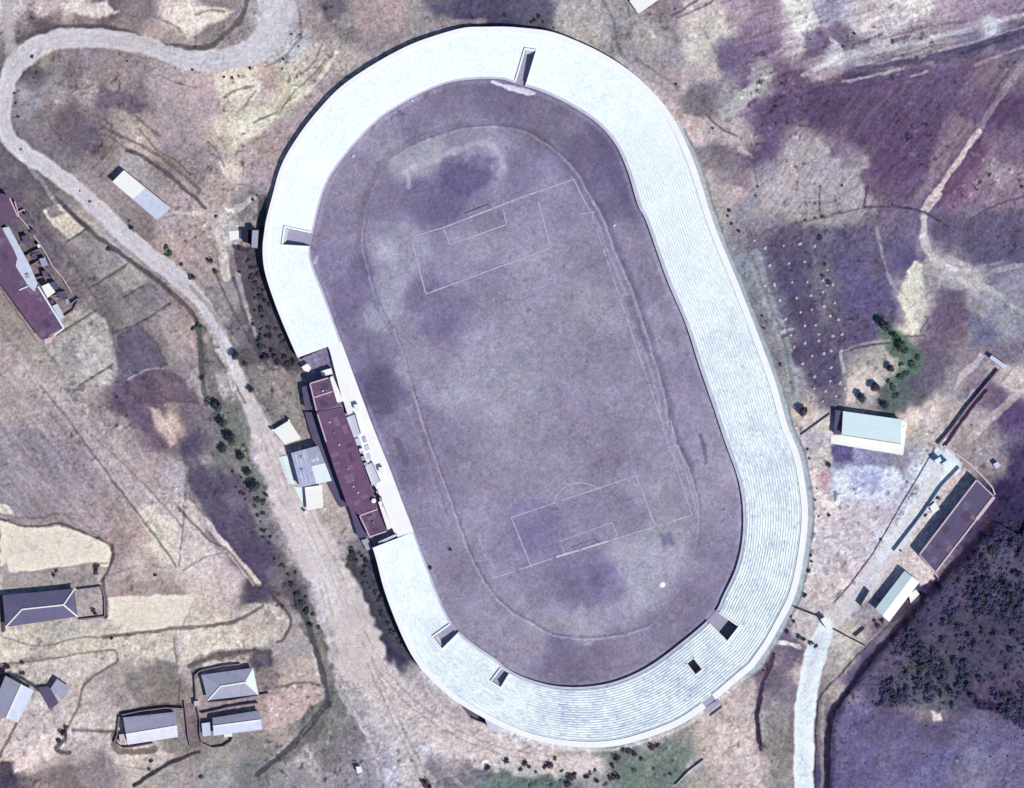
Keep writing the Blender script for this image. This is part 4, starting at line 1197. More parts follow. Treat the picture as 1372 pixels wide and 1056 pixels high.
inn = resample(INNER_S, 4.0)[:-1]
NI = len(inn)
tan = np.roll(inn, -3, 0) - np.roll(inn, 3, 0)
nor = np.c_[tan[:, 1], -tan[:, 0]]
nor /= np.hypot(nor[:, 0], nor[:, 1])[:, None]      # traced clockwise on the plan: this side looks outwards
for _ in range(6):
    nor = (np.roll(nor, 1, 0) + nor * 2 + np.roll(nor, -1, 0))
    nor /= np.hypot(nor[:, 0], nor[:, 1])[:, None]


def nearest(x, y):
    return int(np.argmin((inn[:, 0] - x) ** 2 + (inn[:, 1] - y) ** 2))


iA, iB = nearest(553, 714), nearest(459, 458)       # south and north ends of the west gap
order_main = []
k = iA
# walk clockwise on the plan round the north is the wrong way: go from the south cut round the south, east and north to the north cut
step_dir = -1 if (iA - iB) % NI < (iB - iA) % NI else 1
k = iB
seq = []
while True:
    seq.append(k)
    if k == iA:
        break
    k = (k + 1) % NI
seq_gap = []
k = iA
while True:
    seq_gap.append(k)
    if k == iB:
        break
    k = (k + 1) % NI
if len(seq) < len(seq_gap):
    seq, seq_gap = seq_gap, seq
dist_main = []
for k in seq:
    t = ray_hit(inn[k], nor[k], OUTER_S)
    dist_main.append(t if t else 60.0)
dist_main = np.array(dist_main)
for _ in range(3):
    dist_main[1:-1] = (dist_main[:-2] + 2 * dist_main[1:-1] + dist_main[2:]) / 4
I_M = inn[seq]
O_M = I_M + nor[seq] * dist_main[:, None]

STAND = thing('stadium_stand', 'long ring of whitewashed concrete terraces curving around the purple earth pitch', 'grandstand', 640, 75)
NT = 21
H_IN, H_OUT = 1.25, 4.3
FRONT = 0.045     # share of the depth taken by the front walk
RIM = 0.90

# stairwells cut into the tiers: centre on the inner edge, width, first and last share of depth, floor, kerb
PITS = [
    dict(x=698, y=113, w=13, t0=-1, t1=.62, sk=(7, 0)),
    dict(x=418, y=323, w=17, t0=-1, t1=.58),
    dict(x=610, y=842, w=14, t0=-1, t1=.44),
    dict(x=677, y=898, w=11, t0=.06, t1=.34),
    dict(x=956, y=826, w=17, t0=-1, t1=.42, deep=.24),
    dict(x=909, y=867, w=10, t0=.30, t1=.50, deep=.30),
]
cols = [dict(i=I_M[j], o=O_M[j]) for j in range(len(seq))]
s_acc = np.r_[0, np.cumsum(np.hypot(*np.diff(I_M, axis=0).T))]


def at_s(s):
    return (np.array([np.interp(s, s_acc, I_M[:, 0]), np.interp(s, s_acc, I_M[:, 1])]),
            np.array([np.interp(s, s_acc, O_M[:, 0]), np.interp(s, s_acc, O_M[:, 1])]))


cuts = list(s_acc)
for p in PITS:
    j = int(np.argmin((I_M[:, 0] - p['x']) ** 2 + (I_M[:, 1] - p['y']) ** 2))
    p['s0'], p['s1'] = s_acc[j] - p['w'] / 2, s_acc[j] + p['w'] / 2
    cuts = [c for c in cuts if not (p['s0'] - 1.2 < c < p['s1'] + 1.2)] + [p['s0'], p['s1']]
# gap in the rim on the south-east
jr = int(np.argmin((O_M[:, 0] - 955) ** 2 + (O_M[:, 1] - 942) ** 2))
rs0, rs1 = s_acc[jr] - 7, s_acc[jr] + 8
cuts = sorted([c for c in cuts if not (rs0 - 1 < c < rs0 + 1 or rs1 - 1 < c < rs1 + 1)] + [rs0, rs1])
ts = [0.0, FRONT]
for k in range(NT):
    ts += [FRONT + (RIM - FRONT) * (k + .40) / NT, FRONT + (RIM - FRONT) * (k + 1) / NT]
ts.append(1.0)
NTT = len(ts) - 1


def tier_h(r):
    if r == 0:
        return H_IN - 0.25
    if r == NTT - 1:
        return H_OUT
    k_ = (r + 1) // 2          # odd r: footway of a row, even r: its bench
    return H_IN + (H_OUT - 0.35 - H_IN) * k_ / NT - (.17 if r % 2 else 0)


cell = []
for c in range(len(cuts) - 1):
    sm = (cuts[c] + cuts[c + 1]) / 2
    row = []
    for r in range(NTT):
        h, part = tier_h(r), 'bench' if r % 2 == 0 else 'footway'
        if r == 0:
            part = 'walk'
        if r == NTT - 1:
            part = 'rim'
            if rs0 < sm < rs1:
                h, part = 0.7, 'gap'
        tm = (ts[r] + ts[r + 1]) / 2
        for k, p in enumerate(PITS):
            if p['s0'] < sm < p['s1'] and p['t0'] < tm < p['t1']:
                h = 0.05
                if 'deep' in p and tm > p['deep']:
                    h = -2.2
                part = 'pit%d' % k
        row.append((h, part))
    cell.append(row)
mbs = {}


def P3(c, r, z):
    a, b = at_s(cuts[c])
    q = a + (b - a) * ts[r]
    return W(q[0], q[1], z)


walls = MB()
outw = MB()
for c in range(len(cuts) - 1):
    for r in range(NTT):
        h, part = cell[c][r]
        mb = mbs.setdefault(part, MB())
        mb.face([P3(c, r, h), P3(c + 1, r, h), P3(c + 1, r + 1, h), P3(c, r + 1, h)])
        # riser towards the next tier out
        h2, part2 = cell[c][r + 1] if r + 1 < NTT else (-0.6, 'out')
        if abs(h2 - h) > 1e-4:
            tgt = outw if r + 1 == NTT else mbs.setdefault(part2 if h2 > h else part, MB())
            if part.startswith('pit') and part == part2:
                tgt = mbs[part]
            elif part.startswith('pit') or part2.startswith('pit'):
                tgt = walls
            tgt.face([P3(c, r + 1, h), P3(c + 1, r + 1, h), P3(c + 1, r + 1, h2), P3(c, r + 1, h2)])
        if r == 0:
            (walls if not part.startswith('pit') else mbs[part]).face([P3(c, 0, -0.5), P3(c + 1, 0, -0.5), P3(c + 1, 0, h), P3(c, 0, h)])
        if c + 1 < len(cuts) - 1:
            g, gp = cell[c + 1][r]
            if abs(g - h) > 1e-4:
                walls.face([P3(c + 1, r, h), P3(c + 1, r + 1, h), P3(c + 1, r + 1, g), P3(c + 1, r, g)])
for c in (0, len(cuts) - 1):
    cc = min(c, len(cuts) - 2)
    for r in range(NTT):
        walls.face([P3(c, r, -0.5), P3(c, r + 1, -0.5), P3(c, r + 1, cell[cc][r][0]), P3(c, r, cell[cc][r][0])])


def weather_shade(mb, name, lo_c, hi_c, joints):
    """Every cast slab of the terrace has its own grey; some runs are stained, and shade is painted into the east and south sides."""
    ob = mb.build(name, 'slab', STAND)
    me = ob.data
    n = len(me.polygons)
    cen = np.empty(n * 3, np.float32)
    me.polygons.foreach_get('center', cen)
    cen = cen.reshape(-1, 3)
    bl = parent_loc(STAND)
    x = (cen[:, 0] + bl.x) / S + CX
    y = CY - (cen[:, 1] + bl.y) / S
    a = x[None, :].astype(np.float32)
    b = y[None, :].astype(np.float32)
    big = fbm(a, b, 55, 2, 3)[0]
    mid_ = fbm(a, b, 14, 2, 5)[0]
    se_shade = sstep(-60, 330, (x - 690) * .62 + (y - 520) * .62)  # shade of the south-east half, painted into the slab tone
    w = np.clip(.08 + .20 * se_shade + (.08 + .16 * se_shade) * big + (.08 + .20 * se_shade) * mid_ + RNG.normal(0, .06 + .12 * se_shade, n), 0, 1)
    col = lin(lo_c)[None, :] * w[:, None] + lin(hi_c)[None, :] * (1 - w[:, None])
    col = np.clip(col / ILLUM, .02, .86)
    at = me.color_attributes.new('surface_tone', 'FLOAT_COLOR', 'CORNER')
    ls = np.empty(n, np.int32)
    me.polygons.foreach_get('loop_total', ls)
    c4 = np.ones((int(ls.sum()), 4), np.float32)
    c4[:, :3] = np.repeat(col, ls, axis=0)
    at.data.foreach_set('color', c4.ravel())
    return ob


weather_shade(mbs['bench'], 'seating_terrace', (184, 200, 230), (253, 264, 265), 1)
weather_shade(mbs['footway'], 'footway', (172, 188, 220), (246, 256, 260), 1)
mbs['gap'].build('rim_gap', 'stair', STAND)
mbs['rim'].build_split('rim_walkway', 'rim', STAND)
mbs['walk'].build_split('front_walkway', 'walkway', STAND)
walls.build_split('front_wall', 'wall', STAND)
outw.build('outer_wall', 'wall', STAND)
for k, p in enumerate(PITS):
    mb = mbs['pit%d' % k]
    st = mb.build('stairwell', 'stair', STAND)
    # raised kerb on the two sides and the head of the stairwell
    kb = MB()
    (a0, b0), (a1, b1) = at_s(p['s0'] - 1.2), at_s(p['s1'] + 1.2)
    q0, q1 = max(p['t0'], .05), min(p['t1'] + .02, 1)
    zt = lambda t: H_IN + (H_OUT - .35 - H_IN) * (t - FRONT) / (RIM - FRONT)
    A0, A1 = a0 + (b0 - a0) * q0, a0 + (b0 - a0) * q1
    B0, B1 = a1 + (b1 - a1) * q0, a1 + (b1 - a1) * q1
    for (u_, v_, t_, t2) in ((A0, A1, q0, q1), (B0, B1, q0, q1), (A1, B1, q1, q1)):
        d_ = (v_ - u_) / np.hypot(*(v_ - u_))
        n_ = np.array([-d_[1], d_[0]]) * .8
        kb.prism([tuple(u_ - n_), tuple(v_ - n_), tuple(v_ + n_), tuple(u_ + n_)],
                 [zt(t_) - .5, zt(t2) - .5, zt(t2) - .5, zt(t_) - .5], [zt(t_) + .5, zt(t2) + .5, zt(t2) + .5, zt(t_) + .5])
    kb.build('kerb', 'rim', st)
    if 'deep' not in p:
        # steps climbing from the passage to the tiers at the head of the stairwell
        (e0, f0_), (e1, f1_) = at_s(p['s0'] + .6), at_s(p['s1'] - .6)
        sm_ = MB()
        top_ = zt(p['t1']) - .25
        for q in range(6):
            ta, tb = p['t1'] - .07 + q * .0105, p['t1'] - .07 + (q + 1) * .0105
            sm_.prism([tuple(e0 + (f0_ - e0) * ta), tuple(e1 + (f1_ - e1) * ta), tuple(e1 + (f1_ - e1) * tb), tuple(e0 + (f0_ - e0) * tb)], .02, .05 + (top_ - .05) * (q + 1) / 6.5)
        sm_.build('flight', 'walkway', st)
# low strip of terrace in front of the pavilion
gapO = resample(pts2("535 723;527 711;514 676;500 645;488 612;478 586;466 556;456 524;448 494;442 470"), 5.0, False)
gI = inn[seq_gap]
gD = []
for k in seq_gap:
    t = ray_hit(inn[k], nor[k], np.vstack([gapO, gapO[::-1]]))
    gD.append(t if t else np.nan)
gD = np.array(gD)
okk = ~np.isnan(gD)
gD = np.interp(np.arange(len(gD)), np.nonzero(okk)[0], gD[okk])
gO = gI + nor[seq_gap] * gD[:, None]
lowst, lw = MB(), MB()
NL = 6
for c in range(len(gI) - 1):
    for r in range(NL):
        h = H_IN - .25 if r == 0 else H_IN + .105 * r
        h2 = -.4 if r == NL - 1 else H_IN + .105 * (r + 1)
        q = [gI[c] + (gO[c] - gI[c]) * (r / NL), gI[c + 1] + (gO[c + 1] - gI[c + 1]) * (r / NL),
             gI[c + 1] + (gO[c + 1] - gI[c + 1]) * ((r + 1) / NL), gI[c] + (gO[c] - gI[c]) * ((r + 1) / NL)]
        lowst.face([W(*p, h) for p in q])
        lw.face([W(*q[3], h), W(*q[2], h), W(*q[2], h2), W(*q[3], h2)])
        if r == 0:
            lw.face([W(*q[0], -.5), W(*q[1], -.5), W(*q[1], h), W(*q[0], h)])
lowst.build('seating_terrace', 'rim', STAND)
lw.build('front_wall', 'wall', STAND)

# entry block on the south-west outside wall
g = thing('entry_porch', 'small grey concrete block against the outer south-west wall of the stand, shading a sunken entry', 'porch', 660, 971)
mb = MB()
mb.prism([(650, 961), (655, 958), (670, 971), (667, 979), (656, 976)], -.4, 3.2)
mb.build('wall', 'whitegrey', g)
mb = MB()
mb.prism([(649, 961), (655, 957), (671, 971), (667.5, 980), (655, 977)], 3.2, 3.4)
mb.build('roof', 'whitegrey', g)
mb = MB()
mb.prism([(650.5, 967), (655, 974), (654.3, 974.4), (649.8, 967.6)], 0, 2.1)
mb.build('doorway', 'dark', g)
g = thing('entry_steps', 'grey steps and low landing at the gap in the south-east rim of the stand', 'steps', 957, 947)
mb = MB()
for q in range(4):
    o_ = q * 1.7
    mb.prism([(943 + o_ * .58, 950 + o_ * .8), (962 + o_ * .58, 936.5 + o_ * .8), (963 + o_ * .58, 938 + o_ * .8), (944 + o_ * .58, 951.5 + o_ * .8)], -.2, .66 - q * .15)
mb.build('tread', 'stair', g)
mb = MB()
mb.bar((952, 960, 0), (968, 948, 0), .3, .9)
mb.build('low_wall', 'wall', g)

# ------------------------------------------------------------------ chalk lines, goals and small things on the arena floor
def chalk(name, segs, w=.24, mat='mark', brk=.12, z=0.09):
    mb = MB()
    for a, b in segs:
        a, b = np.array(a, float), np.array(b, float)
        L = np.hypot(*(b - a))
        n_ = max(1, int(L / 5))
        for i in range(n_):
            if random.random() < brk:
                continue
            p, q = a + (b - a) * i / n_, a + (b - a) * (i + 1) / n_
            ww = w * random.uniform(.75, 1.15)
            d_ = (q - p) / max(np.hypot(*(q - p)), 1e-6)
            nn = np.array([-d_[1], d_[0]]) * ww * .5 / S
            zz = z
            mb.face([W(*(p - nn), gz(*p) + zz), W(*(p + nn), gz(*p) + zz), W(*(q + nn), gz(*q) + zz), W(*(q - nn), gz(*q) + zz)][::-1])
    o = mb.build(name, mat)
    o['kind'] = 'structure'
    return o


arc = [(741, 675), (745, 665), (752, 656), (760, 650), (770, 647), (782, 647), (793, 650), (806, 656)]
chalk('pitch_marking', [((685, 693.5), (852, 637)), ((852, 637), (877.5, 704)), ((685, 693.5), (712, 760))], .42, 'mark', .04)
chalk('pitch_marking', [((749, 725.5), (820, 700)), ((749, 725.5), (757, 742)), ((820, 700), (827, 718))] + list(zip(arc[:-1], arc[1:])), .32, 'mark', .10)
chalk('pitch_marking', [((661, 775), (740, 748)), ((815, 725), (927, 690))], .44, 'mark', .05)
chalk('pitch_marking', [((740, 748), (815, 725))], .6, 'chalk', .10)
chalk('pitch_marking', [((769, 240), (797, 300)), ((887, 567), (927, 690)), ((899, 566), (935, 690)), ((797, 300), (887, 567))], .34, 'mark', .15)
chalk('pitch_marking', [((570.6, 394), (700, 346)), ((700, 346), (738, 332)), ((738, 332), (720, 265)), ((552, 324), (570.6, 394)), ((594, 305), (700, 264)), ((700, 264), (769, 240)), ((602.5, 327.6), (679, 301)), ((594.5, 308), (602.5, 327.6)), ((674, 280), (679, 301)), ((556, 316), (594, 305))], .44, 'mark', .04)
chalk('pitch_marking', [((887, 567), (899, 564)), ((893, 600), (905, 597)), ((899, 564), (903, 590)), ((776, 287), (797, 284))], .34, 'mark', .1)
chalk('pitch_marking', [((661, 775), (640, 716)), ((536, 464), (527, 440))], .3, 'mark', .4)


def goal(label, a, b, back):
    g_ = thing('football_goal', label, 'goal', (a[0] + b[0]) / 2, (a[1] + b[1]) / 2, 0, 'football goals')
    A, B = W(*a), W(*b)
    up = Vector((0, 0, 2.44))
    bk = Vector((back[0], -back[1], 0)).normalized() * 1.6
    for e in (A, B):
        mb_ = MB()
        mb_.tube(e - Vector((0, 0, .1)), e + up, .06)
        mb_.build('post', 'white', g_)
    mb_ = MB()
    mb_.tube(A + up, B + up, .06)
    mb_.build('crossbar', 'white', g_)
    mb_ = MB()
    n_ = 14
    for i in range(n_ + 1):
        p = A.lerp(B, i / n_)
        mb_.tube(p + up, p + bk, .012, 4)
    for i in range(1, 7):
        t = i / 6
        mb_.tube((A + up).lerp(A + bk, t), (B + up).lerp(B + bk, t), .012, 4)
    mb_.build('net', 'net', g_)


goal('white framed football goal on the bright chalked southern goal line', (773, 738.5), (804, 728.5), (.33, .94))
goal('white framed football goal at the worn northern end of the pitch', (628, 292), (659, 280), (-.36, -.93))
d = thing('round_marker', 'small round bright white disc lying on the pale south-east corner of the earth', 'disc', 887, 783)
mb = MB()
mb.dome(W(887, 783, gz(887, 783) - .05), 1.0, .5, 16, 4)
mb.build('cap', 'white', d)
for (x, y, lab) in ((473, 209, 'small white stone by the north-west curve of the front wall'), (552, 135, 'small white stone close under the north front wall, west of the stairwell'), (823, 302, 'small pale stone on the dark eastern track verge')):
    mb = MB()
    mb.dome(W(x, y, gz(x, y) - .05), .55, .45, 9, 3)
    tag(mb.build('marker_stone', 'chalk', origin=W(x, y)), lab, 'stone', 'marker stones on the arena floor')
for (x, y, w_, l_, a_, lab) in ((577, 761, 4.2, 7, 70, 'dark roller standing on the track by the south-west stand'), (604, 737, 3, 5, 40, 'small dark trolley left on the pitch edge near the south-west curve')):
    c_ = thing('roller', lab, 'roller', x, y)
    mb = MB()
    q = math.radians(a_)
    ax_ = Vector((math.cos(q), math.sin(q), 0))
    mb.tube(W(x, y, .45) - ax_ * w_ * S * .5, W(x, y, .45) + ax_ * w_ * S * .5, .42, 12)
    mb.build('drum', 'metal', c_)
    mb = MB()
    sd = Vector((-ax_.y, ax_.x, 0))
    for s_ in (-1, 1):
        e = W(x, y, .45) + ax_ * s_ * (w_ * S * .5 + .06)
        mb.tube(e, e + sd * l_ * S * .7 + Vector((0, 0, .35)), .05)
    mb.tube(W(x, y, .8) + ax_ * (-w_ * S * .5) + sd * l_ * S * .7, W(x, y, .8) + ax_ * (w_ * S * .5) + sd * l_ * S * .7, .05)
    mb.build('handle', 'metal', c_)
# ------------------------------------------------------------------ buildings
def lerp2(a, b, t):
    return (a[0] + (b[0] - a[0]) * t, a[1] + (b[1] - a[1]) * t)


def inset(poly, d):
    cx = sum(p[0] for p in poly) / len(poly)
    cy = sum(p[1] for p in poly) / len(poly)
    out = []
    for p in poly:
        L = math.hypot(p[0] - cx, p[1] - cy)
        out.append((cx + (p[0] - cx) * (1 - d * 1.3 / L), cy + (p[1] - cy) * (1 - d * 1.3 / L)))
    return out


def facade(t, a, b, h, n, door=True):
    """Windows and a door as parts on the wall running a -> b (plan points), outside to the left of travel on the plan."""
    L = math.hypot(b[0] - a[0], b[1] - a[1])
    d = ((b[0] - a[0]) / L, (b[1] - a[1]) / L)
    nrm = (-d[1], d[0])
    for i in range(n):
        s = L * (i + .5) / n
        isd = door and i == n // 2
        w2 = (.5 if isd else .55) / S
        z0, z1 = (0.0, 2.0) if isd else (.9, min(h - .3, 2.0))
        p0 = (a[0] + d[0] * (s - w2), a[1] + d[1] * (s - w2))
        p1 = (a[0] + d[0] * (s + w2), a[1] + d[1] * (s + w2))
        off = .04 / S
        mb_ = MB()
        mb_.prism([(p0[0] - nrm[0] * off, p0[1] - nrm[1] * off), (p1[0] - nrm[0] * off, p1[1] - nrm[1] * off),
                   (p1[0] + nrm[0] * off, p1[1] + nrm[1] * off), (p0[0] + nrm[0] * off, p0[1] + nrm[1] * off)], z0, z1)
        mb_.build('door' if isd else 'window', 'dark', t)


def ridge_bar(mb, a, b, w=.30, h=.14):
    mb.bar((a[0], a[1], a[2] + .02), (b[0], b[1], b[2] + .02), w, h)


def gable(name, label, cat, NWp, NEp, SEp, SWp, hE, hR, roof, wall='brown', f0=.5, f1=.5, cap='white', group=None, roofS=None, nwin=3, capw=.34):
    """Gable house: eaves corners on the plan, ridge running from the west end (share f0) to the east end (f1)."""
    cx, cy = (NWp[0] + SEp[0]) / 2, (NWp[1] + SEp[1]) / 2
    z = min(0, gz(cx, cy))
    t = thing(name, label, cat, cx, cy, 0, group)
    ins = inset([NWp, NEp, SEp, SWp], 2.0)
    rw, re = lerp2(NWp, SWp, f0), lerp2(NEp, SEp, f1)
    iw, ie = lerp2(ins[0], ins[3], f0), lerp2(ins[1], ins[2], f1)
    mb = MB()
    mb.prism(ins, z - .6, hE)
    for (p, q, r) in ((ins[0], ins[3], iw), (ins[1], ins[2], ie)):
        a, b, c = W(*p, hE), W(*q, hE), W(*r, hR - .2)
        mb.face([a, b, c])
    mb.build('wall', wall, t)
    mb = MB()
    mb.slab([(*NWp, hE - .1), (*NEp, hE - .1), (*re, hR), (*rw, hR)])
    north = mb.build('roof', roof, t)
    mb = MB()
    mb.slab([(*rw, hR), (*re, hR), (*SEp, hE - .1), (*SWp, hE - .1)])
    mb.build('roof', roofS or roof, t)  # a separate roofS paints sun and shade into the two slopes
    if cap:
        mb = MB()
        ridge_bar(mb, (*rw, hR), (*re, hR), capw)
        mb.build('ridge_cap', cap, north)
    facade(t, ins[2], ins[3], hE, nwin)
    return t


def hip(name, label, cat, NWp, NEp, SEp, SWp, R0, R1, hE, hR, roof, wall='brown', cap='white', group=None, capped=(0, 1, 2), nwin=4, capw=.34, roofE=None):
    cx, cy = (NWp[0] + SEp[0]) / 2, (NWp[1] + SEp[1]) / 2
    t = thing(name, label, cat, cx, cy, 0, group)
    ins = inset([NWp, NEp, SEp, SWp], 2.4)
    mb = MB()
    mb.prism(ins, -.7, hE)
    mb.build('wall', wall, t)
    mb = MB()
    e = hE - .1
    mb.slab([(*NWp, e), (*NEp, e), (*R1, hR), (*R0, hR)])
    mb.slab([(*R0, hR), (*R1, hR), (*SEp, e), (*SWp, e)])
    mb.slab([(*NWp, e), (*R0, hR), (*SWp, e)])
    if not roofE:
        mb.slab([(*NEp, e), (*SEp, e), (*R1, hR)])
    rf = mb.build('roof', roof, t)
    if roofE:
        mb = MB()
        mb.slab([(*NEp, e), (*SEp, e), (*R1, hR)])
        mb.build('roof', roofE, t)
    lines_ = [((*R0, hR), (*R1, hR)), ((*SWp, e), (*R0, hR)), ((*R1, hR), (*SEp, e)), ((*R1, hR), (*NEp, e)), ((*NWp, e), (*R0, hR))]
    for i in capped:
        a, b = lines_[i]
        mb = MB()
        A, B = W(*a), W(*b)
        mb.tube(A + Vector((0, 0, .06)), B + Vector((0, 0, .06)), capw * .5, 6)
        mb.build('ridge_cap', cap, rf)
    facade(t, ins[2], ins[3], hE, nwin)
    return t


def flat(t, name, poly, z0, z1, mat, roofmat=None, over=1.2, th=.18, wallname='wall'):
    ins = inset(poly, over)
    mb = MB()
    mb.prism(ins, z0, z1)
    w = mb.build(wallname, mat, t)
    mb = MB()
    mb.prism(poly, z1, z1 + th)
    r = mb.build(name, roofmat or mat, t)
    return w, r


def yard_wall(label, pts, h=1.3, w=.28, mat='brown', group=None, name='yard_wall'):
    mb = MB()
    for a, b in zip(pts[:-1], pts[1:]):
        n_ = max(1, int(math.hypot(b[0] - a[0], b[1] - a[1]) / 22))
        for i in range(n_):
            p, q = lerp2(a, b, i / n_), lerp2(a, b, (i + 1) / n_)
            z = min(gz(*p), gz(*q)) - .25
            mb.bar((p[0], p[1], z), (q[0], q[1], z), w, h + .25)
    o = mb.build(name, mat, origin=W(*pts[0]))
    return tag(o, label, 'wall', group)


def zz(ox, oy, sc, t):
    return [tuple(p) for p in Z(ox, oy, t, sc)]


# the pavilion on the west side
PV = thing('pavilion', 'long maroon roofed spectator pavilion filling the west gap of the white stand', 'pavilion', 466, 612)
HB = 4.6
n_roof = [(415, 513.7), (441.5, 505.8), (452.5, 543.5), (424.5, 551.5)]
m_roof = [(424.3, 552.3), (459, 545.5), (476, 589), (485, 616), (497.5, 652), (506, 678), (482, 690.5), (466, 678), (450.5, 634), (436.5, 592)]
s_roof = [(482.3, 691.3), (506.6, 682.5), (518.6, 712), (495.6, 719.5)]
allw = [(416, 515), (441, 507.5), (452, 542), (458, 547), (475, 590), (496, 653), (505, 679), (516, 711), (496, 717.5), (482, 690), (467, 677), (451.5, 634), (437.5, 592), (425, 553)]
mb = MB()
mb.prism(allw, -.6, HB - .05)
mb.build('wall', 'brown', PV)
for poly, mt, dz in ((n_roof, 'maroon2', .0), (m_roof, 'maroon', .15), (s_roof, 'maroon2', .05)):
    mb = MB()
    mb.prism(poly, HB - .05 - .14, HB + .12 + dz)
    r_ = mb.build('roof', mt, PV)
par = MB()
for a, b in (((416, 514.5), (424.5, 550)), ((426, 555), (437.5, 592)), ((416, 513.9), (440, 506.6)), ((420.5, 533), (446, 524.5)), ((482.5, 691), (495.6, 718.6)), ((483, 690.6), (506, 682.2)), ((496, 719), (518, 711.6))):
    par.bar((*a, HB + .1), (*b, HB + .1), .38, .32)
par.build_split('parapet', 'pink', PV)
flat(PV, 'porch_roof', [(404.5, 519), (414.5, 515.5), (423.5, 550), (409, 548)], -.6, 2.4, 'brown', 'purple_dk', wallname='porch_wall')
flat(PV, 'porch_roof', [(408, 552), (423.6, 553), (436, 592), (450, 634), (465.5, 677), (456, 680), (443, 655), (434, 634), (421, 596)], -.6, 1.1, 'brown', 'purple_dk', over=.6, wallname='porch_wall')  # low paved ledge, its shade painted as a dark top
flat(PV, 'porch_roof', [(466.5, 676), (481, 691.6), (494.6, 718.6), (480, 720.5), (474, 700)], -.6, 2.2, 'brown', 'purple_dk', wallname='porch_wall')
mb = MB()
mb.prism([(462.5, 560), (477, 554.8), (484.5, 581), (473, 588.5)], 0, 2.5)
tp = mb.build('tribune', 'whitegrey', PV)
mb = MB()
mb.prism([(489, 624.5), (499.5, 619.5), (511, 645.5), (498, 650.5)], 0, 2.5)
mb.build('tribune', 'whitegrey', PV)
mb = MB()
for a, b in (((464.5, 562), (474.5, 588.5)), ((477, 555), (484.5, 581)), ((490, 625), (499.5, 650)), ((500, 620), (511, 645))):
    mb.bar((*a, 2.5), (*b, 2.5), .22, .8)
mb.build_split('balustrade', 'white', PV)
# boxes of seats between the two tribunes
for (x, y, w_, l_, h_, mt) in ((480, 592, 6, 10, 2.3, 'whitegrey'), (488.5, 589, 5, 8, 1.9, 'panel'), (484, 603, 5, 9, 2.5, 'panel'), (492, 600, 6, 7, 1.9, 'whitegrey'), (487, 614, 5, 6, 2.3, 'lilac'), (494, 611.5, 6, 8, 1.8, 'whitegrey')):
    c_, s_ = math.cos(math.radians(-20)), math.sin(math.radians(-20))
    q = [(x + a * c_ - b * s_, y + a * s_ + b * c_) for a, b in ((-w_ / 2, -l_ / 2), (w_ / 2, -l_ / 2), (w_ / 2, l_ / 2), (-w_ / 2, l_ / 2))]
    mb = MB()
    mb.prism(q, 0, h_)
    mb.build('seat_box', mt, PV)
# white platforms in front of the two end blocks
mb = MB()
mb.prism([(442, 506), (446, 503.5), (460.5, 537.5), (452, 540)], 0, 2.2)
mb.prism([(507, 672.5), (511, 671), (525.5, 707), (519.3, 710)], 0, 2.2)
mb.build_split('platform', 'rim', PV)
mb = MB()
mb.prism([(430, 498), (436, 495.5), (444, 493.5), (446, 501), (432, 504.5)], 0, 2.0)
mb.prism([(404, 492), (412, 487), (417, 493), (414, 498.5), (408, 497)], 0, 2.0)
mb.build_split('landing', 'rim', PV)
mb = MB()
mb.prism([(506.5, 726), (530, 715.5), (533, 716.5), (530, 719), (508, 729)], -.2, 2.6)
mb.build('side_wall', 'whitegrey', PV)
flat(PV, 'porch_roof', [(484, 724), (493, 721), (499, 735), (492, 738)], -.6, 1.6, 'whitegrey', 'lilac', wallname='porch_wall')

tk = thing('water_tank', 'round pinkish tank standing on the pavilion roof near its southern end', 'tank', 501, 670.5, HB + .27)
mb = MB()
mb.tube(W(501, 670.5, HB + .25), W(501, 670.5, HB + 1.1), .75, 14)
mb.build('barrel', 'pink', tk)
mb = MB()
mb.dome(W(501, 670.5, HB + 1.1), .76, .28, 14, 3)
mb.build('lid', 'white', tk)
for (x, y, lab) in ((477.5, 546.5, 'small white booth on the narrow terrace beside the north end of the pavilion'), (510.5, 630.5, 'small white booth on the narrow terrace beside the middle of the pavilion')):
    b_ = thing('booth', lab, 'booth', x, y, 1.2, 'booths on the narrow terrace')
    q = [(x - 3.5, y - 4), (x + 3, y - 5.5), (x + 4.6, y + 1.5), (x - 2, y + 3)]
    flat(b_, 'roof', q, 1.2, 3.0, 'whitegrey', 'white', over=.6)
    mb = MB()
    mb.prism([(x - 1, y + 2.5), (x + 2, y + 1.9), (x + 2.1, y + 2.4), (x - .9, y + 3.0)], 1.3, 2.7)
    mb.build('doorway', 'dark', b_)

# entrance hall west of the pavilion with its low white canopies
EN = thing('entrance_hall', 'grey panelled flat entrance hall with bright white canopies beside the maroon pavilion', 'hall', 415, 628)
hall = [(390.5, 607), (426.7, 597), (445, 644), (402.5, 653)]
mb = MB()
mb.prism(inset(hall, 1.0), -.6, 3.6)
mb.build('wall', 'whitegrey', EN)
c0, c1, c2, c3 = lerp2(hall[0], hall[1], .57), lerp2(hall[1], hall[2], .5), lerp2(hall[3], hall[2], .52), lerp2(hall[0], hall[3], .46)
mid = ((c0[0] + c2[0]) / 2, (c0[1] + c2[1]) / 2)
for q, mt, dz in (([hall[0], c0, mid, c3], 'panel', .0), ([c0, hall[1], c1, mid], 'lilac', .10), ([mid, c1, hall[2], c2], 'cyan', .04), ([c3, mid, c2, hall[3]], 'panel', .07)):
    mb = MB()
    mb.prism(q, 3.6, 3.78 + dz)
    mb.build('roof_panel', mt, EN)
mb = MB()
